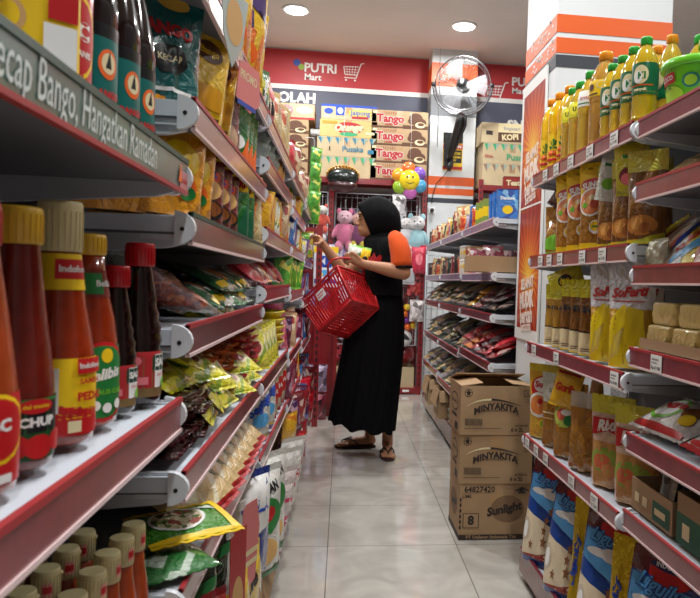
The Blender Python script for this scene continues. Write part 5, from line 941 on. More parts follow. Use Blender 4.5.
cylp = MB(); cylp.lathe([(.028, 0), (.03, .003), (.03, .07), (.028, .073)], M((222, 206, 190), .35, 'print', cols=((222, 210, 196), (222, 210, 196), (230, 190, 60), (200, 120, 110)), scale=40), 20); cyr = cylp.build('paper_can'); q = MB(); q.lathe([(.031, .068), (.031, .078), (.029, .08)], WHITE, 20); q.build('lid', cyr)
CY = Proto(cyr, 'pale can with white lid', 'can', 'stacked pale cans')
for y in (4.14, 4.22):
    for k in range(2): put(CY, .725, y, 1.102+.081*k, 0, 'in %s can stack, far right shelf' % ('near' if y < 4.2 else 'rear'))
trp = carton('display_tray', .42, .2, .075, CARD, front=[('t', 'isi 24', .7, .5, .2, INK)], open_=True, flaps=None); put(Proto(trp, 'cardboard tray of pink packs on second shelf of third right unit', 'tray', 'trays'), .80, 3.28, 1.097, -.05, '')
pkb = box_small('cocoa_box', .075, .04, .10, M((196, 150, 160), .4, 'print', cols=((196, 150, 160), (150, 70, 90), (220, 200, 200), (130, 50, 70)), scale=40), 'pink and maroon box', 'box', 'pink and maroon boxes')
for k in range(4): put(pkb, .655+.088*k+.02, 3.33, 1.102, -.05, 'in tray on third right unit')
rrow(['pk', 'tr', 'pu'], XR_, 3.52, 4.05, .12, 1.097, 'on second shelf '+V3, sc=.85)
rrow(['or', 'bk', 'tr', 'mr', 'or', 'dg'], XR_, 4.30, 4.95, .09, 1.102, 'on second shelf '+V4, sc=.75)
rrow(['bk', 'tn', 'dg', 'or'], XR_, 5.05, 5.85, .10, 1.102, 'on second shelf '+V5, sc=.7)
for (z3, z4, z5, a, nm) in ((.902, .902, .902, ['bk', 'sv', 'sv', 'mr', 'sv', 'gd'], 'third'), (.672, .642, .642, ['mr', 'rd', 'mr', 'sv', 'rd', 'or'], 'fourth'), (.402, .382, .402, ['sv', 'tn', 'dg', 'bk'], 'fifth')):
    lx = dict(rz=R90, rx=-1.2, jit=.25, sc=1.05)
    for q_, (zz_, yy0, yy1, VV) in enumerate(((z3, 3.30, 4.06, V3), (z4, 4.18, 4.96, V4), (z5, 5.08, 5.86, V5))):
        keys = a if q_ == 0 else [['bk', 'dg', 'tn'], ['dg', 'tn', 'dg', 'bk'], ['tn', 'dg', 'sv']][['third', 'fourth', 'fifth'].index(nm)]
        for lay in range(3): rrow(keys[lay % len(keys):]+keys[:lay % len(keys)], .70+.02*lay, yy0+.03*lay, yy1, .12, zz_+.015+.035*lay, 'on %s shelf %s' % (nm, VV)+('', ', second layer', ', top layer')[lay], **lx)
ob = carton('open_box', .26, .22, .19, CARD, open_=True, flaps=(2.9, None, 2.8, 2.8), front=[('r', .3, .3, .6, .6, CREAM)], side=[('e', .5, .5, .2, .2, INK)])
OB2 = Proto(ob, 'open brown carton on the far right base', 'box', 'far base cartons')
for x, y, z, r_ in ((.655, 5.30, .135, R90), (.655, 4.75, .135, R90)): put(OB2, x, y, z, r_, 'behind the carton stack')
for y in (4.24, 4.42): put(CB, .74, y, .135, R90+.3, 'on base of fourth right unit', rx=-.4, sc=1.3)
for y in (4.68, 4.80): put(CB, .72, y, .145, R90+.3, 'inside open carton of far right base', rx=-.3, sc=1)
rrow(['sv', 'tn', 'bk'], .72, 3.35, 4.1, .15, .135, 'on base '+V3, sc=1.1)

# ================================================================= back rack with toys and cartons
RY = 6.50; RT = 1.97
t = empty('storage_rack', (.3, 6.75, 0)); T3 = Matrix.Translation((-.3, -6.75, 0))
UX = (-1.0, -.125, .725); BAYS = ((-1.0, -.125), (-.125, .725), (1.25, 2.1))
for x in UX+(1.25, 2.1):
    for y in (RY, 7.0):
        b = MB(); b.box(x-.02, x+.02, y-.015, y+.015, 0, 2.02, REDP, T3)
        for k in range(36): b.box(x-.006, x+.006, y-.0165, y-.0152, .08+.053*k, .105+.053*k, BLACK, T3)
        b.build('upright', t)
for z, d in ((RT, .5), (.06, .5)):
    for i in range(3):
        u0, u1 = BAYS[i]; b = MB(); b.box(u0+.02, u1-.02, RY-.015, RY+.005, z-.05, z, REDP, T3); b.box(u0+.02, u1-.02, RY+.005, 7.0, z-.012, z, M((150, 40, 44), .5, name='rack_shelf_red'), T3)
        for k in range(5): b.box(u0+.1+.15*k, u0+.16+.15*k, RY-.016, RY-.0149, z-.035, z-.015, WHITE if z < 1 else REDP, T3)
        b.build('shelf', t)
for i in range(3):
    b = MB(); b.box(BAYS[i][0]+.02, BAYS[i][1]-.02, 7.0, 7.005, .06, 1.9, M((70, 24, 30), .7, name='rack_back'), T3); b.build('back_sheet', t)
tag(t, 'dark red steel storage rack along the back wall', 'rack')
for i, (x0, x1) in enumerate(((-.98, -.16), (-.09, .69), (1.29, 2.06))):
    t = empty('wire_mesh_panel', ((x0+x1)/2, RY+.06, 0)); w = (x1-x0)/2; b = MB()
    for k in range(int(w*2/.05)+1): b.tube([(-w+k*.05, 0, .45), (-w+k*.05, 0, 1.82)], .0022, WM, 4)
    for k in range(14): b.tube([(-w, 0, .5+k*.1), (w, 0, .5+k*.1)], .0022, WM, 4)
    b.build('wire_grid', t); f = MB(); f.tube([(-w, 0, .45), (w, 0, .45), (w, 0, 1.84), (-w, 0, 1.84)], .011, WM, 6, closed=True); f.build('frame', t)
    tag(t, 'white wire mesh display panel, %s bay of the back rack' % ['left', 'middle', 'right'][i], 'wire panel', 'wire mesh panels of the back rack')
def stk(px, w, h, kinds, z=RT):
    for k, (pr, wh) in enumerate(kinds): put(pr, px+(.006 if k % 2 else -.004), RY+.0, z+.001+h*k if not isinstance(h, list) else z+.001+sum(h[:k]), .0, wh)
def tango(front):
    return carton('cardboard_box', .52, .36, .158, M((176, 148, 112), .75, 'card', name='carton_tan'), front=front)
ch1 = M((92, 58, 40), .7, name='carton_chocolate'); TR = M((170, 34, 40), .6, name='carton_red')
tf = [('t', 'Tango', .33, .52, .5, WHITE, 0, .07), ('t', 'Tango', .33, .52, .49, TR, 0, .045), ('r', 0, 0, .55, .1, ch1), ('r', .55, 0, 1, .2, ch1), ('e', .78, .62, .12, .3, ch1), ('e', .84, .4, .13, .25, ch1), ('e', .72, .45, .08, .2, ch1), ('e', .86, .24, .09, .17, CREAM), ('e', .87, .28, .06, .1, ch1), ('t', 'vanilla', .3, .2, .14, TR), ('r', .02, .8, .1, .95, CREAM)]+[('r', .22+.04*k, .78, .228+.04*k, .93, TR) for k in range(6)]
TGP = Proto(tango(tf), 'wafer carton with red lettering and chocolate picture', 'box', 'wafer cartons')
for k in range(4): put(TGP, .475, 6.50, RT+.001+.159*k, 0, 'in stack beside pillar')
TG2 = Proto(copy_tree(TGP.root), 'wafer carton with red lettering and chocolate picture, left stack', 'box', 'wafer cartons')
for k in range(4): put(TG2, -.61, 6.50, RT+.001+.126*k, 0, 'near blue banner', sc=(1, 1, .79))
toy = carton('cardboard_box', .50, .36, .14, M((186, 160, 130), .75, 'card', name='carton_beige'), front=[('r', 0, 0, 1, .12, TR), ('e', .2, .6, .14, .22, WHITE), ('t', 'Toys', .2, .6, .2, SKYB, 0, .05), ('e', .5, .55, .12, .35, PINK), ('e', .82, .6, .14, .22, WHITE), ('t', 'hello', .82, .6, .2, GREY), ('t', 'baby', .5, .55, .16, WHITE)])
put(Proto(toy, 'beige carton with pink oval and white bubbles', 'box', 'beige cartons'), -.55, 6.50, RT+.001+.126*4, 0, 'topmost under the banner lettering')
def tri(col, n, up=False):
    out = []
    for k in range(n): x = k/n; out.append(('p', [(x+.01, .98), (x+.5/n, .98), (x+.5/n, .60)], col)); out.append(('p', [(x+.5/n, .98), (x+1/n-.01, .98), (x+.5/n, .72)], M([min(255, v) for v in (150, 170, 160)], .7, name='carton_flag_pale')))
    return out
KR = M((196, 176, 140), .75, 'card', name='carton_kraft')
TB_ = M((50, 120, 150), .7, name='carton_teal'); TG_ = M((60, 160, 110), .7, name='carton_green'); BRN_ = M((140, 112, 96), .7, name='carton_brown')
c1 = carton('cardboard_box', .54, .36, .19, KR, front=tri(TG_, 7)+[('t', 'Finna', .45, .4, .25, TG_)]); put(Proto(c1, 'kraft carton with green pennants', 'box', 'pennant cartons'), .0, 6.5, RT+.001, 0, 'bottom of middle stack')
c2 = carton('cardboard_box', .54, .36, .175, KR, front=tri(TB_, 7)+[('t', 'Pusaka', .6, .4, .35, TB_), ('r', .85, .2, .95, .4, TB_), ('r', .2, .3, .22, .5, INK)]); put(Proto(c2, 'kraft carton with teal pennants', 'box', 'pennant cartons'), .0, 6.5, RT+.192, 0, 'second in middle stack')
c3 = carton('cardboard_box', .52, .36, .155, M((206, 178, 116), .75, 'card', name='carton_straw'), front=[('e', .5, .55, .26, .34, TR), ('t', 'Orange', .5, .56, .5, CREAM, .05, .07, .2), ('e', .5, .18, .16, .12, TG_), ('r', .04, .75, .3, .92, M((206, 140, 50), .7, name='carton_orange')), ('r', .8, .2, .95, .35, CREAM)]); put(Proto(c3, 'straw coloured carton with red oval and cream script', 'box', 'cartons'), .01, 6.5, RT+.368, 0, 'third in middle stack')
c4 = carton('cardboard_box', .50, .36, .135, KR, front=[('r', 0, .85, 1, 1, BLUE), ('e', .13, .55, .08, .2, BLUE), ('r', .26, .3, .42, .95, BLUE), ('e', .34, .6, .05, .2, WHITE), ('r', .5, .3, .9, .66, M((206, 190, 80), .6, name='carton_lime')), ('t', 'Jaipong', .7, .5, .36, BLUE), ('r', .05, .1, .16, .3, CREAM), ('r', .55, .12, .85, .26, TR)]); put(Proto(c4, 'kraft carton with blue top edge and lime label', 'box', 'cartons'), .01, 6.5, RT+.524, 0, 'topmost of middle stack')
c5 = carton('cardboard_box', .56, .36, .2, KR, front=tri(BRN_, 7)); c6 = carton('cardboard_box', .56, .36, .19, KR, front=tri(TG_, 7)+[('t', 'Pusaka', .6, .35, .4, TG_), ('t', 'FINA', .1, .35, .14, TR)]); c7 = carton('cardboard_box', .52, .36, .19, KR, front=[('r', .3, .5, .8, 1, CREAM), ('r', .3, .1, .75, .55, ch1), ('t', 'KOPI', .52, .32, .3, CREAM, .1, .05), ('t', 'bogasari', .55, .75, .3, GREY), ('r', .08, .4, .2, .6, INK)])
put(Proto(c5, 'kraft carton with brown pennants', 'box', 'cartons'), 1.54, 6.5, RT+.001, 0, 'bottom of right rack stack'); put(Proto(c6, 'kraft carton with green pennants', 'box', 'cartons'), 1.54, 6.5, RT+.202, 0, 'second in right rack stack'); put(Proto(c7, 'kraft carton with white sheet and dark brown label', 'box', 'cartons'), 1.50, 6.5, RT+.393, 0, 'topmost of right rack stack')
# low cartons in the rack
c8 = carton('cardboard_box', .40, .3, .19, KR, open_=True, flaps=None, front=[('t', 'nole', .3, .55, .35, INK, 0, .05), ('e', .8, .5, .17, .3, ch1)]); put(Proto(c8, 'low cardboard box with dark lettering under the pink ball', 'box', 'low rack boxes'), .02, 6.52, .061, 0, '')
c9 = carton('cardboard_box', .30, .3, .19, KR, open_=True, flaps=None); put(Proto(c9, 'plain low cardboard box on bottom right of the toy rack', 'box', 'low rack boxes'), .53, 6.52, .061, 0, '')
def ball(name, r, m, x, y, z, label, spots=None):
    b = MB(); b.ell((0, 0, r), (r, r, r), m, 28, 18); o = b.build(name); o.location = (x, y, z)
    if spots:
        s = MB()
        for (a, e_, q) in spots:
            d = Vector((math.cos(e_)*math.sin(a), -math.cos(e_)*math.cos(a), math.sin(e_))); s.ell(d*r*.995+Vector((0, 0, r)), (q, q, q), BLACK if name == 'play_ball' else spots_m, 10, 6, None)
        s.v = [tuple((Vector(v)-Vector((0, 0, r))).normalized()*(r*1.004)+Vector((0, 0, r))) if (Vector(v)-Vector((0, 0, r))).length > r*1.0 else v for v in s.v]; s.build('printed_dots', o)
    v = MB(); v.lathe([(.006, 0), (.006, .003)], m, 10, Matrix.Translation((0, 0, 2*r-.0015))); v.build('valve', o)
    tag(o, label, 'ball', 'toy balls'); return o
spots_m = WHITE
ball('play_ball', .108, M((196, 60, 76), .35, 'coat', name='ball_pink'), -.065, 6.68, .254, 'big pinkish red play ball with dark dots in the toy rack', [(-.4, .3, .012), (.4, .4, .012), (0, 0, .012), (.5, -.2, .012), (-.5, -.2, .012)])
ball('play_ball', .065, M((50, 150, 120), .35, 'coat', name='ball_green'), -.27, 6.70, .08, 'green play ball left of the pinkish red ball')
ball('play_ball', .06, M((206, 206, 60), .35, 'coat', name='ball_yellow'), .52, 6.66, .14, 'yellow ball inside the plain low box')
ball('play_ball', .10, M((130, 26, 34), .35, 'coat', name='ball_dark_red'), .60, 6.72, .25, 'dark red ball near the small coloured balls')
sb = ball('play_ball', .085, M((225, 225, 225), .35, 'print', cols=((226, 226, 226), (226, 226, 226), (40, 90, 60), (30, 30, 34), (200, 60, 40)), scale=14), .575, 6.60, .43, 'white patterned ball above the dark red ball')
k = 0; cols = [('orange', (236, 110, 30)), ('yellow', (240, 210, 50)), ('purple', (100, 40, 140)), ('green', (100, 180, 50)), ('red', (200, 40, 40))]
for (dx, dz, ci) in ((-.055, .215, 0), (0, .225, 1), (.06, .215, 3), (-.08, .165, 4), (-.02, .16, 0), (.045, .16, 2), (-.06, .105, 2), (.0, .10, 2), (.06, .11, 4), (-.05, .045, 1), (.01, .04, 0), (.065, .055, 1)):
    o = MB().ell((0, 0, 0), (.032, .032, .032), M(cols[ci][1], .35, 'coat', name='ball_'+cols[ci][0]), 14, 9).build('small_ball'); q = MB(); q.tube([(.0321*math.cos(a), 0, .0321*math.sin(a)) for a in [2*math.pi*i/20 for i in range(20)]], .0006, M(cols[ci][1], .35, 'coat', name='ball_'+cols[ci][0]), 4, closed=True); q.build('moulding_seam', o)
    o.location = (.60+dx, 6.55+.012*((k*7) % 3), .58+dz); row_ = ['top', 'upper', 'lower', 'bottom'][k//3]; tag(o, 'small %s ball, %s in the %s row of the hanging net bunch' % (cols[ci][0], ['left', 'middle', 'right'][k % 3], row_), 'ball', 'small balls in net'); k += 1
n_ = MB(); NETM = M((206, 60, 60), .5, name='net_red')
for i in range(8):
    a = math.pi*2*i/8; n_.tube([(.60+.002*math.cos(a), 6.562+.002*math.sin(a), .95), (.60+.10*math.cos(a), 6.562+.05*math.sin(a), .83), (.60+.12*math.cos(a), 6.562+.06*math.sin(a), .70), (.60+.09*math.cos(a), 6.562+.05*math.sin(a), .60), (.60, 6.562, .565)], .0012, NETM, 4)
o = n_.build('ball_net'); tag(o, 'thin red net around the bunch of small coloured balls', 'net')
# hanging soft toys in clear bags
def plush(cols, label, x, z, s=1, kind='bear'):
    """soft toy hanging against the mesh panel"""
    t = empty('plush_toy', (x, 6.47, z)); c0 = M(cols[0], .8, 'fur', name='plush_a'); c1 = M(cols[1], .8, 'fur', name='plush_b'); c2 = M(cols[2], .8, 'fur', name='plush_c')
    b = MB(); b.ell((0, 0, -.19*s), (.075*s, .055*s, .10*s), c0)
    b.build('torso', t); h = MB(); h.ell((0, -.01, -.05*s), (.068*s, .055*s, .06*s), c1); h.ell((0, -.058*s, -.062*s), (.026*s, .02*s, .018*s), c1, 12, 8); h.build('head', t)
    for q in (-1, 1):
        e = MB(); e.ell((.05*s*q, 0, .0), (.022*s, .014*s, .03*s if kind == 'bear' else .05*s), c0); e.build('ear', t)
        e = MB(); e.ell((.075*s*q, -.01, -.17*s), (.024*s, .026*s, .07*s), c1 if kind == 'doll' else c0, rot=(0, -.4*q, 0)); e.build('arm', t)
        e = MB(); e.ell((.045*s*q, -.015, -.30*s), (.035*s, .036*s, .05*s), c2); e.build('leg', t)
        e = MB(); e.ell((.022*s*q, -.058*s, -.04*s), (.006*s, .005*s, .007*s), BLACK, 8, 6); e.build('eye', t)
    n = MB(); n.ell((0, -.078*s, -.06*s), (.007*s, .005*s, .005*s), BLACK, 8, 6); n.build('nose', t)
    g = MB(); g.tube([(0, .0, .02*s), (0, .01, .1), (0, .03, .11)], .0018, M((220, 220, 220), .4, name='string'), 5); g.build('hanging_loop', t)
    tag(t, label, 'soft toy', 'hanging soft toys')
plush([(226, 120, 160), (236, 190, 205), (226, 130, 165)], 'large pink plush bear with pale face hanging left of the woman', .0, 1.66, 1.05)
plush([(130, 60, 110), (222, 170, 160), (216, 190, 60)], 'small plush doll in purple and yellow next to pink bear', .125, 1.64, .95, 'doll')
plush([(222, 222, 226), (236, 232, 232), (206, 206, 210)], 'white plush animal hanging just right of the woman', .56, 1.62, .9)
plush([(160, 206, 216), (238, 236, 236), (226, 180, 190)], 'pale blue and white plush hanging near the right upright', .655, 1.64, 1.15)
plush([(222, 80, 60), (230, 226, 220), (222, 90, 70)], 'small red and white plush hanging behind left shelves', -.205, 1.70, .7)
plush([(206, 200, 206), (226, 220, 224), (180, 170, 190)], 'small grey plush hanging low beside left upright', -.21, 1.45, .7)
pb = pouch('toy_bag', .14, .26, .08, M((196, 40, 70), .3, 'film', name='toy_bag_red', b=1.), [('e', .5, .5, .25, .2, PINK)], kind='brick', seed=120, wr=.4); o = pb; o.location = (.68, 6.42, 1.12); tag(o, 'shiny crimson toy bag hanging on right of toy rack', 'toy bag', 'toy bags')
pb = pouch('toy_bag', .16, .18, .06, M((206, 206, 212), .25, 'film', name='toy_bag_white', b=1.), [], kind='pillow', seed=121, wr=.4); pb.location = (.57, 6.42, 1.02); tag(pb, 'white crumpled toy bag hanging behind the woman', 'toy bag', 'toy bags')
for i, (x, z, c, w_) in enumerate(((.05, 1.12, (150, 120, 170), 'violet'), (.22, 1.14, (110, 90, 120), 'mauve'), (.24, .85, (90, 60, 80), 'plum'), (.05, .82, (170, 150, 170), 'lilac'), (-.22, 1.0, (120, 90, 130), 'grape'), (.42, .8, (120, 60, 60), 'russet'), (.66, .92, (170, 40, 40), 'red'))):
    pb = pouch('toy_bag', .14, .22, .05, M(c, .3, 'print', cols=(c, tuple(min(255, v+60) for v in c), tuple(int(v*.5) for v in c)), scale=24), [], kind='pillow', seed=130+i, wr=.4); pb.location = (x, 6.50, z); tag(pb, '%s printed toy pack hanging on the back mesh panel' % w_, 'toy pack', 'hanging toy packs')
# detergent pack
kn = MB(); kn.box(-.09, .09, 0, .06, 0, .30, M((222, 226, 236), .35, name='detergent_white'), ch=.004)
kn.deco(lambda u, v, off: (-.09+u*.18, -off, v*.3), [('r', 0, .85, 1, 1, YEL), ('t', 'Super', .5, .92, .6, RED), ('t', 'Kin', .5, .62, .8, BLUE, 0, .07), ('r', .05, .1, .95, .2, BLUE), ('e', .5, .35, .3, .08, SKYB), ('e', .3, .32, .1, .05, YEL)], .18, .3)
kr = kn.build('detergent_box'); q = MB(); q.box(-.09, .09, 0, .06, .30, .302, YEL); q.build('lid_flap', kr); kr.location = (-.13, 5.30, .98); tag(kr, 'white detergent box with blue lettering and yellow top beside red post', 'box')
sd_ = MB(); sd_.box(-.25, .02, -.01, .1, -.02, 0, REDP); sd_.box(-.25, -.22, .07, .1, -.98, -.02, REDP); sd_.box(-.01, .02, .07, .1, -.98, -.02, REDP); o = sd_.build('display_stand'); o.location = (-.05, 5.29, .979); q = MB(); q.box(-.25, .02, .1, .105, -.98, .2, REDP); q.build('back_board', o); tag(o, 'dark red display stand holding the white detergent box', 'stand')
for i, (z, c, w_) in enumerate(((.76, (60, 60, 120), 'dark blue'), (.21, (150, 130, 160), 'lavender'), (.0, (120, 30, 50), 'burgundy'))):
    pb = pouch('hanging_pack', .15, .2, .04, M(c, .3, 'print', cols=(c, tuple(min(255, v+70) for v in c), tuple(int(v*.5) for v in c)), scale=24), [], kind='pillow', seed=140+i, wr=.4); pb.location = (-.17, 5.25, z); tag(pb, '%s printed pack hanging under the detergent box' % w_, 'pack', 'packs under the detergent box')
# balloons
t = empty('flower_balloon', (.565, 6.35, 1.955)); 
BAL = lambda c: M(c, .2, 'coat', name='balloon')
for i, (c) in enumerate([(232, 110, 50), (130, 90, 190), (80, 160, 200), (206, 110, 190), (150, 190, 50), (240, 160, 40)]):
    a = math.pi/2-i*math.pi/3+.1; b = MB(); b.ell((.105*math.cos(a), .01, .105*math.sin(a)), (.064, .04, .064), BAL(c), 20, 12); b.build('petal', t)
b = MB(); b.ell((0, -.02, 0), (.092, .05, .092), BAL((244, 214, 40)), 26, 16); b.build('face', t)
b = MB(); b.ell((-.026, -.068, .022), (.008, .004, .011), BLACK, 10, 6); b.ell((.026, -.068, .022), (.008, .004, .011), BLACK, 10, 6); b.tube([(.05*math.sin(a), -.0705+.012*abs(math.sin(a)), .012-.048*math.cos(a)) for a in [-.9+.15*k for k in range(13)]], .0028, BLACK, 5); b.build('printed_smile', t)
b = MB(); b.tube([(0, .02, .15), (.01, .04, .4), (0, .06, .62)], .0012, WHITE, 4); b.build('string', t); tag(t, 'smiling yellow flower balloon with six coloured petals', 'balloon')
t = empty('burger_balloon', (-.03, 6.35, 1.93)); b = MB()
b.ell((0, 0.01, .04), (.15, .06, .088), M((170, 120, 50), .3, 'coat', name='bun_gold'), 28, 14); b.build('bun_top', t)
b = MB(); b.ell((0, -.016, .02), (.142, .075, .082), M((26, 34, 32), .25, 'coat', name='leaf_dark'), 28, 12); b.build('filling', t)
b = MB(); b.ell((0, -.01, -.055), (.135, .08, .06), M((60, 22, 24), .3, 'coat', name='bun_dark_red'), 28, 12); b.build('bun_bottom', t)
b = MB(); 
for i in range(13): a = math.pi*(.08+.84*i/12); b.ell((.136*math.cos(a), -.03, .04+.080*math.sin(a)), (.011, .03, .010), M((226, 180, 90), .3, 'coat', name='rim_gold'), 8, 6)
b.build('sesame_seeds', t)
b = MB(); b.tube([(0, .0, .12), (.0, .03, .4), (0, .05, .62)], .0012, WHITE, 4); b.build('string', t); tag(t, 'round dark balloon with golden seeded rim above the toys', 'balloon')
# wall fan on the far pillar
t = empty('wall_fan', (1.035, 6.435, 2.865)); t.scale = (1.04, 1.04, 1.04); BM = M((24, 24, 26), .4, 'coat', name='fan_black'); CH = M((150, 150, 155), .25, 'metal', name='fan_chrome')
R0 = .245; TL = Matrix.Rotation(.12, 4, 'X') @ Matrix.Rotation(-.25, 4, 'Z'); b = MB()
for y, r, q in ((0, R0, .006), (-.09, R0*.93, .003), (.08, R0*.9, .003)): b.tube([(r*math.cos(a), y, r*math.sin(a)) for a in [2*math.pi*i/48 for i in range(48)]], q, CH, 6, closed=True, xf=TL)
for r in (.08, .14, .2): b.tube([(r*math.cos(a), -.105+.0*r, r*math.sin(a)) for a in [2*math.pi*i/36 for i in range(36)]], .0012, BM, 4, closed=True, xf=TL)
for i in range(28):
    a = 2*math.pi*i/28; c_, s_ = math.cos(a), math.sin(a); b.tube([(.035*c_, -.115, .035*s_), (.15*c_, -.108, .15*s_), (.225*c_, -.085, .225*s_), (R0*c_, 0, R0*s_), (.21*c_, .08, .21*s_), (.06*c_, .11, .06*s_)], .0014, BM, 4, xf=TL)
b.build('cage', t); b = MB(); b.lathe([(.0, 0), (.034, .0), (.038, .01), (.034, .02)], BM, 20, TL @ Matrix.Translation((0, -.125, 0)) @ Matrix.Rotation(-math.pi/2, 4, 'X')); b.build('centre_badge', t)
for i in range(3):
    b = MB(); a0 = 2*math.pi*i/3; fn = lambda u, v: ((.04+.175*u)*math.cos(a0+(v-.5)*(1.0-.1*u)), -.02+.03*(v-.5)-.0, (.04+.175*u)*math.sin(a0+(v-.5)*(1.0-.1*u)))
    b.grid(fn, [k/8 for k in range(9)], [k/6 for k in range(7)], M((190, 190, 195), .2, 'clear', name='smoked_clear_blade', alpha=.22), xf=TL); b.grid(lambda u, v: (fn(u, v)[0], fn(u, v)[1]+.003, fn(u, v)[2]), [k/8 for k in range(9)], [k/6 for k in range(7)], M((190, 190, 195), .2, 'clear', name='smoked_clear_blade', alpha=.22), flip=True, xf=TL); b.build('blade', t)
b = MB(); b.lathe([(.05, 0), (.065, .03), (.06, .1), (.04, .13)], BM, 20, TL @ Matrix.Translation((0, .02, 0)) @ Matrix.Rotation(-math.pi/2, 4, 'X')); b.build('motor', t)
b = MB(); b.tube([((R0+.018)*math.cos(a), .0, (R0+.018)*math.sin(a)) for a in [math.pi*(1+i/24) for i in range(25)]], .009, CH, 8, xf=TL); b.build('yoke', t)
for q in (-1, 1): b = MB(); b.lathe([(.018, -.012), (.02, 0), (.018, .018)], BM, 14, TL @ Matrix.Translation(((R0+.014)*q, 0, 0)) @ Matrix.Rotation(math.pi/2*q, 4, 'Y')); b.build('knob', t)
b = MB(); b.tube([(0, .0, -.26), (-.01, .06, -.33), (-.03, .14, -.42), (-.06, .2, -.55), (-.07, .26, -.62)], [.035, .04, .034, .028, .024], BM, 10); b.tube([(.03, .0, -.27), (.04, .05, -.34), (.0, .15, -.46), (-.05, .24, -.6)], .018, BM, 8)
b.box(-.11, -.02, .27, .299, -.68, -.40, BM, ch=.004); b.tube([(-.07, .26, -.62), (-.06, .23, -.72)], .02, BM, 8); b.build('wall_bracket', t)
b = MB(); b.tube([(-.06, .24, -.70), (-.10, .28, -.76), (-.17, .285, -.84), (-.2, .285, -.95), (-.205, .285, -1.02)], .004, BM, 5); b.tube([(-.17, .28, .55), (-.168, .285, 0), (-.17, .285, -.5)], .0025, M((170, 170, 172), .5, name='cable_grey'), 5); b.build('power_cable', t)
tag(t, 'round black and chrome wall fan on the striped pillar', 'fan')
o = MB().box(-.03, .03, -.012, 0, -.03, .03, WHITE, ch=.003).build('power_outlet'); o.location = (.825, 6.748, 1.735); q = MB(); q.lathe([(.017, 0), (.02, .02), (.012, .03)], BM, 14, Matrix.Rotation(math.pi/2, 4, 'X') @ Matrix.Translation((0, 0, .0125))); q.build('plug', o); tag(o, 'white wall outlet with round black plug on far pillar', 'outlet')
o = MB().box(-.095, .095, -.004, 0, -.18, .18, YEL).build('notice_sign'); q = MB(); q.deco(lambda u, v, off: (-.095+u*.19, -.004-off, -.18+v*.36), [('r', 0, .72, 1, 1, BLACK), ('t', 'MASUK', .5, .8, .6, YEL, 0, .05), ('r', 0, .56, 1, .7, RED), ('t', 'DENGAN', .5, .63, .85, WHITE, 0, .05), ('r', .04, .2, .96, .54, BLACK), ('t', 'AKTIVITAS', .5, .45, .8, YEL, 0, .05), ('t', 'KAWASAN', .5, .35, .8, YEL, 0, .05), ('t', 'CCTV', .5, .26, .4, YEL, 0, .05), ('r', 0, .02, 1, .1, RED)], .19, .36, .0006, .0003); q.build('lettering', o); o.location = (1.01, 6.748, 2.31); tag(o, 'black and yellow warning notice behind the fan bracket', 'sign')

for i, (x, z, c, w_) in enumerate(((.34, 1.62, (206, 200, 210), 'pearl'), (.44, 1.5, (190, 170, 190), 'silver pink'), (.28, 1.42, (200, 190, 200), 'ash'), (.22, 1.66, (216, 150, 120), 'apricot'), (-.07, 1.26, (190, 180, 200), 'pale violet'), (-.06, .98, (200, 190, 206), 'frosty'), (.2, .58, (90, 70, 100), 'dusky'), (.42, 1.16, (110, 30, 40), 'ruby'), (.05, .6, (150, 130, 150), 'smoky'), (.68, .78, (200, 190, 190), 'chalky'), (.49, 1.74, (226, 222, 226), 'snowy'), (.70, 1.3, (200, 180, 190), 'rosy grey'))):
    pb = pouch('toy_bag', .13, .2, .05, M(c, .3, 'print', cols=(c, tuple(min(255, v+40) for v in c), tuple(int(v*.6) for v in c)), scale=24), [], kind='pillow', seed=160+i, wr=.4); pb.location = (x, 6.46, z-.1); tag(pb, '%s toy pack clipped on the middle wire mesh panel' % w_, 'toy pack', 'hanging toy packs')
# ================================================================= the woman and what she holds
def W(px, py, Y=4.1):       # maps traced profile coordinates of the figure to metres at depth Y
    x = .008+(px-346)*.00588; z = 1.353-(py-225)*.00566+(px-346)*.0002; k = Y/4.1
    return Vector((x*k, Y, 1.03+(z-1.03)*k))
def caps(mb, pts, m=None):
    """round-ended tapering limb through [(point, radius)...]"""
    for (a, ra), (b_, rb) in zip(pts, pts[1:]):
        a, b_ = Vector(a), Vector(b_); K = 5; mb.tube([a+(b_-a)*i/K for i in range(K+1)], [ra+(rb-ra)*i/K for i in range(K+1)], m, 14)
    for p, r in pts: mb.ell(p, (r, r, r), m, 14, 10)
SKIN = M((176, 124, 92), .5, 'skin', name='skin'); HIJ = M((6, 6, 9), .85, 'cloth', name='black_cloth', sheen=0); SHO = M((204, 78, 26), .8, 'cloth', name='orange_cloth')
b = MB(); hc = W(374.5, 219, 4.14)
caps(b, [((.235, 4.17, .88), .085), ((.24, 4.17, 1.02), .085), ((.25, 4.16, 1.16), .09), ((.235, 4.15, 1.22), .07)], SKIN)
caps(b, [((.225, 4.15, 1.20), .05), (W(380, 228, 4.14), .048)], SKIN)
b.ell(hc, (.098, .074, .115), SKIN, 24, 16, rot=(0, .12, 0)); b.ell(W(367.5, 229.5, 4.14), (.058, .05, .048), SKIN, 18, 12); b.ell(W(362.5, 234, 4.14), (.022, .028, .017), SKIN, 12, 8)
caps(b, [(W(360, 216.5, 4.14), .009), (W(356.0, 223, 4.14), .0095)], SKIN); b.ell(W(357.3, 224.2, 4.14), (.012, .018, .008), SKIN, 10, 8)
b.ell(W(358.9, 228.6, 4.14), (.010, .022, .0055), SKIN, 10, 8); b.ell(W(359.5, 230.9, 4.14), (.009, .02, .006), SKIN, 10, 8)
b.ell(W(360.3, 213.5, 4.14), (.02, .055, .012), SKIN, 12, 8)
for q in (-1, 1): b.ell(W(380, 221, 4.14)+Vector((0, .075*q, 0)), (.02, .008, .03), SKIN, 10, 8)
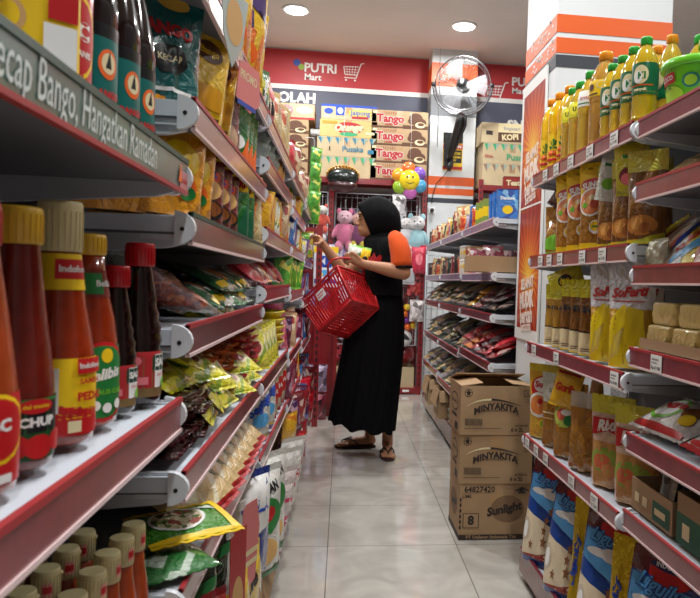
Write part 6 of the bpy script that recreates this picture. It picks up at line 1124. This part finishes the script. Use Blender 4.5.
# near (left) arm
SH, EL, WR = W(398, 243, 4.0), W(404, 273.5, 3.96), W(364, 264.5, 3.915)
caps(b, [((.26, 4.10, 1.215), .06), (SH, .052), (EL, .041)], SKIN); caps(b, [(EL, .041), (EL+(WR-EL)*.35, .040), (EL+(WR-EL)*.75, .029), (WR, .024)], SKIN)
PM = W(356.5, 261.5, 3.905); caps(b, [(WR, .024), (PM, .026), (W(353.5, 259, 3.90), .024)], SKIN)
for i, (dx, dy) in enumerate(((0, -3.0), (-.8, -1.0), (-1.0, 1.4), (-.6, 3.6))):
    L = (1, 1.1, 1.02, .8)[i]; k0 = W(352.5+dx*.3, 258.6+dy, 3.895); caps(b, [(k0, .0098), (k0+Vector((-.030*L, -.012, .006)), .0088), (k0+Vector((-.036*L, -.004, -.014*L)), .008), (k0+Vector((-.022*L, .012, -.020*L)), .0072)], SKIN)
caps(b, [(W(360, 260, 3.895), .012), (W(356.5, 255.5, 3.885), .011), (W(352.5, 253, 3.885), .0095)], SKIN)
# far (right) arm reaching to the shelf
S2, E2, W2 = W(389, 246, 4.29), W(345, 273, 4.27), W(326, 247, 4.22)
caps(b, [((.24, 4.2, 1.2), .058), (S2, .05), (E2, .038)], SKIN); caps(b, [(E2, .038), (E2+(W2-E2)*.4, .036), (W2, .023)], SKIN)
P2 = W(321, 241.5, 4.21); caps(b, [(W2, .023), (P2, .025), (W(319.3, 239, 4.205), .022)], SKIN)
for i in range(4):
    L = (.9, 1.05, 1, .8)[i]; k0 = W(318.6+.4*i, 236.8+1.7*i, 4.18+.011*i); caps(b, [(k0, .0095), (k0+Vector((-.028*L, 0, .006-.005*i)), .0085), (k0+Vector((-.044*L, 0, -.008-.004*i)), .0078), (k0+Vector((-.048*L, 0, -.024-.002*i)), .007)], SKIN)
caps(b, [(W(323, 242, 4.18), .012), (W(319.5, 244.5, 4.165), .0105), (W(316, 244.2, 4.165), .009)], SKIN)
# legs and feet
caps(b, [((.235, 4.12, .86), .08), ((.26, 4.18, .48), .062), ((.285, 4.22, .30), .052), ((.295, 4.25, .11), .032), ((.297, 4.25, .055), .034)], SKIN)
caps(b, [((.297, 4.265, .042), .030), ((.292, 4.17, .040), .030), ((.29, 4.11, .032), .024)], SKIN); b.ell((.29, 4.10, .028), (.044, .03, .013), SKIN)
for i in range(5): caps(b, [((.262+.0145*i, 4.10, .027), .010 if i else .009), ((.260+.0150*i, 4.052+.006*abs(i-3.2), .024), .0095 if i < 4 else .012)], SKIN)
caps(b, [((.225, 4.22, .86), .08), ((.20, 4.26, .48), .06), ((.185, 4.37, .30), .05), ((.195, 4.40, .11), .031), ((.195, 4.40, .055), .033)], SKIN)
caps(b, [((.205, 4.40, .042), .030), ((.12, 4.385, .040), .029), ((.06, 4.375, .032), .024)], SKIN); b.ell((.05, 4.375, .028), (.03, .042, .013), SKIN)
for i in range(5): caps(b, [((.05, 4.348+.0145*i, .027), .0095), ((.002+.005*i, 4.344+.0150*i, .024), .0095 if i else .012)], SKIN)
raw = b.build('person_raw'); md = raw.modifiers.new('r', 'REMESH'); md.mode = 'VOXEL'; md.voxel_size = .0048; md.use_smooth_shade = True
ms = raw.modifiers.new('s', 'SMOOTH'); ms.factor = .5; ms.iterations = 2
bpy.context.view_layer.update(); me = bpy.data.meshes.new_from_object(raw.evaluated_get(bpy.context.evaluated_depsgraph_get())); bpy.data.objects.remove(raw)
if not me.materials: me.materials.append(SKIN)
person = bpy.data.objects.new('person', me); COL.objects.link(person)
me.polygons.foreach_set('use_smooth', [True]*len(me.polygons))
tag(person, 'person in black headscarf, orange sleeve and long black skirt reaching to left shelf', 'person')
e_ = MB(); q0 = 0
for y in (4.103, 4.177): e_.ell((W(359.6, 219.3, y).x, y, W(359.6, 219.3, y).z), (.006, .012, .004), M((30, 20, 18), .3, name='eye_dark'), 10, 6)
e_.build('eyes', person); e_ = MB()
for y in (4.10, 4.18): p_ = W(358.8, 215.8, y); e_.ell((p_.x, y, p_.z), (.007, .017, .0028), M((40, 28, 24), .8, name='brow'), 10, 6)
e_.build('eyebrows', person); e_ = MB(); e_.ell(W(358.2, 229.7, 4.14), (.0085, .017, .005), M((150, 80, 72), .5, name='lip'), 12, 8); e_.build('lips', person)
# skirt
sk = MB(); rows_ = [(288, 362, 402, .115), (300, 357, 404, .13), (320, 351, 406, .15), (345, 347.5, 406, .165), (375, 343, 404, .18), (402, 339, 401.5, .19), (430, 335.5, 398.5, .195)]
N_ = 96
def skp(u, v):
    f = v*(len(rows_)-1); j = min(len(rows_)-2, int(f)); t_ = f-j; r0, r1 = rows_[j], rows_[j+1]; py, xl, xr, ry = [r0[i]+(r1[i]-r0[i])*t_ for i in range(4)]
    a = 2*math.pi*u; c = (W(xl, py, 4.17)+W(xr, py, 4.17))/2; rx = (W(xr, py, 4.17)-W(xl, py, 4.17)).length/2
    fo = 1+.05*v*math.sin(a*11+2.2*math.sin(a*2)+v*1.5)+.03*v*math.sin(a*23+1)
    return (c.x+rx*math.cos(a)*fo, c.y+ry*math.sin(a)*fo, c.z-max(0, v-.8)*5*(.030*math.cos(a)+.012*math.sin(a*9)))
sk.grid(skp, [i/N_ for i in range(N_+1)], [i/30 for i in range(31)], HIJ, flip=True); sk.grid(lambda u, v: tuple(Vector(skp(u, v))*1+Vector((0, 0, .001))), [i/N_ for i in range(N_+1)], [i/30 for i in range(31)], HIJ)
sk.build('skirt', person)
# shirt body
st_ = MB(); rows2 = [(236, 378, 398, .08), (240, 372, 404, .15), (250, 368, 406, .165), (265, 365, 405, .155), (280, 362, 403, .14), (296, 359, 404, .14)]
def loft(rows__, Yc, fold=0):
    def f_(u, v):
        f = v*(len(rows__)-1); j = min(len(rows__)-2, int(f)); t_ = f-j; r0, r1 = rows__[j], rows__[j+1]; py, xl, xr, ry = [r0[i]+(r1[i]-r0[i])*t_ for i in range(4)]
        a = 2*math.pi*u; A_, B_ = W(xl, py, Yc), W(xr, py, Yc); c = (A_+B_)/2; rx = (B_-A_).length/2; fo = 1+fold*v*math.sin(a*9+1.3*math.sin(3*a))
        return (c.x+rx*math.cos(a)*fo, c.y+ry*math.sin(a)*fo, c.z)
    return f_
f1 = loft(rows2, 4.15); st_.grid(f1, [i/40 for i in range(41)], [i/14 for i in range(15)], HIJ, flip=True); shirt = st_.build('shirt', person)
sl = MB(); caps_ = [(W(391, 233.5, 4.06), .012), (W(392.5, 235, 4.05), .034), (W(394.5, 238, 4.03), .047), (W(397.5, 243, 4.0), .056), (W(400.5, 253, 3.975), .060), (W(401.5, 263, 3.965), .059), (W(401.8, 267.5, 3.962), .060)]
def smooth_tube(mb, caps_, m, n=24, xs=1):
    mb.tube([c[0] for c in caps_], [c[1] for c in caps_], m, n)
smooth_tube(sl, caps_, SHO); sl.build('sleeve', person)
sl = MB(); smooth_tube(sl, [(W(401.8, 267.2, 3.962), .0605), (W(402, 269.3, 3.961), .0605)], HIJ); sl.build('sleeve_band', person)
sl = MB(); smooth_tube(sl, [(W(388, 240, 4.25), .05), (W(386, 244, 4.28), .055), (W(374, 256, 4.285), .055)], SHO); sl.build('sleeve', person)
# headscarf: hood with a face opening, then the draped cape
hd = MB(); HR = [(364, 221.5, .066, .092, 7.5), (364.8, 221, .074, .101, 7.5), (367.5, 220, .086, .115, 5), (371, 218, .097, .124, 2.5), (378, 217, .103, .127, 1), (386, 218.5, .1, .118, 0), (393, 221, .085, .1, 0), (398, 224, .055, .07, 0), (400, 226, .01, .02, 0)]
def hdp(u, v):
    f = v*(len(HR)-1); j = min(len(HR)-2, int(f)); t_ = f-j; px, py, ry, rz, tl = [HR[j][i]+(HR[j+1][i]-HR[j][i])*t_ for i in range(5)]
    a = 2*math.pi*u; c = W(px, py, 4.14); return (c.x-tl*.0058*math.sin(a)*1.0, c.y+ry*math.cos(a)*(1+.02*math.sin(7*a)*(1-v)), c.z+rz*math.sin(a))
hd.grid(hdp, [i/40 for i in range(41)], [i/26 for i in range(27)], HIJ)
ins = lambda u, v: tuple(Vector(hdp(u, v))*.96+W(380, 219, 4.14)*.04)
hd.grid(ins, [i/40 for i in range(41)], [i/26*.5 for i in range(27)], HIJ, flip=True)
rows3 = [(231, 369, 399, .075), (236, 366, 402, .09), (241, 363.5, 406, .125), (248, 364, 408, .15), (257, 365, 408.5, .165), (266, 367, 408, .172)]
f3 = loft(rows3, 4.15, .05)
def cape(u, v):
    p = f3(u, v); a = 2*math.pi*u; return (p[0], p[1], p[2]-max(0, v-.6)*.16*max(0, math.cos(a))-max(0, v-.5)*.03*math.sin(a*3))
hd.grid(cape, [i/60 for i in range(61)], [i/16 for i in range(17)], HIJ, flip=True); hd.build('headscarf', person)
rp = MB(); m_ = M((170, 30, 36), .7, name='shirt_print_red')
rp.deco(lambda u, v, off: tuple(Vector(W(365+20*u, 267-15*v, 4.0))+Vector((0, .04-.08*math.sin(math.pi*(.2+u*.7))-off-.0, 0))), [('p', [(0, .3), (.1, .75), (.3, .6), (.45, .95), (.55, .6), (.75, .8), (.95, .5), (1, .2), (.6, .0), (.2, .05)], m_), ('e', .3, .35, .1, .1, M((190, 60, 60), .7, name='shirt_print_pink'))], .2, .15); rp.build('shirt_print', person)
# flip-flops
for (cx_, cy_, ang) in ((.291, 4.16, 0), (.105, 4.385, -math.pi/2)):
    X_ = Matrix.Translation((cx_, cy_, 0)) @ Matrix.Rotation(ang, 4, 'Z'); s_ = MB(); P = []; K = 32
    for z in (.001, .015):
        for i in range(K):
            a = 2*math.pi*i/K; P.append(((.044-.007*math.sin(a))*math.cos(a), .128*math.sin(a), z))
    s_.add(P, [tuple(range(K-1, -1, -1)), tuple(range(K, 2*K))]+[(i, (i+1) % K, K+(i+1) % K, K+i) for i in range(K)], M((60, 36, 30), .7, name='sandal_sole'), False, X_); s_.build('sandal_sole', person)
    s_ = MB()
    for q in (-1, 1): s_.tube([(.0, -.088, .018), (.0, -.08, .046), (.022*q, -.03, .062), (.040*q, .02, .03), (.041*q, .03, .012)], .0042, M((26, 18, 18), .5, name='sandal_strap'), 6, xf=X_)
    s_.build('sandal_strap', person)
# red shopping basket hanging from her forearm
BK = M((192, 30, 36), .35, 'coat', name='basket_red'); o0 = W(323.5, 333, 3.93)
e1, e2, e3 = Vector((.175, -.116, .186)), Vector((.157, .161, -.047)), Vector((-.087, .133, .165)); L1, L2, L3 = e1.length*.97, e2.length*.97, e3.length*.97
E1 = e1.normalized(); E2 = (e2-E1*e2.dot(E1)).normalized(); E3 = (e3-E1*e3.dot(E1)-E2*e3.dot(E2)).normalized()
BM_ = Matrix(((E1.x, E2.x, E3.x, o0.x), (E1.y, E2.y, E3.y, o0.y), (E1.z, E2.z, E3.z, o0.z), (0, 0, 0, 1)))
t = bpy.data.objects.new('shopping_basket', None); COL.objects.link(t); t.matrix_world = BM_
fl = .028
def bp_(x, y, z): # taper outward with height
    k = z/L3; return ((x-L1/2)*(1+2*fl*k/L1)+L1/2, (y-L2/2)*(1+2*fl*k/L2)+L2/2, z)
def slat(mb, p, q, wd, th, nrm):
    p, q, nrm = Vector(p), Vector(q), Vector(nrm); d = (q-p).normalized(); s_ = d.cross(nrm).normalized()*wd/2; n2 = nrm*th/2
    mb.add([p+s_+n2, p-s_+n2, p-s_-n2, p+s_-n2, q+s_+n2, q-s_+n2, q-s_-n2, q+s_-n2], [(3, 2, 1, 0), (4, 5, 6, 7), (0, 1, 5, 4), (1, 2, 6, 5), (2, 3, 7, 6), (3, 0, 4, 7)], BK)
nx = 17; ny = 12
for side in range(4):
    b = MB(); n = nx if side < 2 else ny
    for i in range(n):
        f = (i+.5)/n
        if side < 2: y = 0 if side == 0 else L2; p, q = bp_(L1*f, y, .012), bp_(L1*f, y, L3-.02); nr = (0, 1, 0); wd = L1/nx*.72
        else: x = 0 if side == 2 else L1; p, q = bp_(x, L2*f, .012), bp_(x, L2*f, L3-.02); nr = (1, 0, 0); wd = L2/ny*.72
        slat(b, p, q, wd, .0022, nr)
    for z in (.008, L3*.5, L3-.022):
        a_, c_ = ((0, 0), (L1, 0)) if side == 0 else ((0, L2), (L1, L2)) if side == 1 else ((0, 0), (0, L2)) if side == 2 else ((L1, 0), (L1, L2))
        slat(b, bp_(*a_, z), bp_(*c_, z), .02 if z != L3*.5 else .009, .003, (0, 1, 0) if side < 2 else (1, 0, 0))
    b.build('side_wall', t)
b = MB()
for i in range(13): slat(b, (L1*(i+.5)/13, 0, 0), (L1*(i+.5)/13, L2, 0), L1/13*.72, .0025, (0, 0, 1))
for y in (.008, L2/2, L2-.008): slat(b, (0, y, 0), (L1, y, 0), .03, .0028, (0, 0, 1))
for x in (.008, L1-.008): slat(b, (x, 0, 0), (x, L2, 0), .03, .0028, (0, 0, 1))
b.build('bottom', t)
b = MB(); c4 = [bp_(*c, L3) for c in ((0, 0), (L1, 0), (L1, L2), (0, L2))]; b.tube([Vector(c4[i])*(1-k)+Vector(c4[(i+1) % 4])*k for i in range(4) for k in (.04, .5, .96)], .0075, BK, 8, closed=True)
for c in ((0, 0), (L1, 0), (L1, L2), (0, L2)): b.tube([bp_(*c, .004), bp_(*c, L3)], .006, BK, 8)
for i in range(4): b.tube([bp_(*[(0, 0), (L1, 0), (L1, L2), (0, L2)][i], .002), bp_(*[(0, 0), (L1, 0), (L1, L2), (0, L2)][(i+1) % 4], .002)], .0055, BK, 8)
b.build('rim', t)
b = MB(); pa, pb_ = Vector(bp_(0, L2*.5, L3*.6)), None
lb = MB(); lb.deco(lambda u, v, off: tuple(Vector(bp_(L1*(.36+.2*u), 0, L3*(.62+.22*v)))+Vector((0, -.002-off, 0))), [('r', 0, 0, 1, 1, WHITE), ('r', .1, .55, .9, .75, PINK), ('r', .1, .25, .7, .42, PINK)], .05, .04); lb.build('label', t)
inv = BM_.inverted(); b = MB(); hp = [W(332, 283, 3.95), W(330, 274, 3.90), W(329.5, 266, 3.87), W(333, 260.5, 3.86), W(341, 258.3, 3.862), W(350, 258.8, 3.875), W(357, 262, 3.93), W(364, 270, 4.01), W(366, 279, 4.06)]
b.tube([inv @ p for p in hp], .006, BK, 8); b.build('handle', t); tag(t, 'red slotted plastic shopping basket hanging from her arm', 'basket')
# packets she handles
pk_ = pouch('snack_packet', .13, .105, .022, F((226, 224, 206)), [('r', 0, 0, .5, 1, M((222, 224, 214), .35, name='packet_white')), ('p', [(.5, 0), (1, 0), (1, 1), (.62, 1)], YEL), ('r', 0, .88, 1, 1, LGRN), ('t', 'ponad', .32, .5, .5, GRN, .15, .05), ('e', .8, .3, .13, .2, BLACK)], kind='pillow', seed=150, seal=F((120, 180, 50)), wr=.2)
pk_.location = W(357.5, 264.5, 3.965); pk_.rotation_euler = (-.15, .2, .1); tag(pk_, 'white, green and yellow snack packet held in her near hand', 'snack packet')
pk_ = pouch('drink_packet', .06, .15, .03, F((226, 200, 60)), [('r', .05, .3, .95, .5, WHITE), ('t', 'teh', .5, .4, .6, RED), ('e', .5, .2, .3, .1, LGRN), ('r', 0, .8, 1, 1, WHITE)], kind='pillow', seed=151, wr=.2)
pk_.location = W(310, 258, 4.19); tag(pk_, 'slim yellow and white packet at the fingertips of her far hand', 'drink packet')
finish_labels()
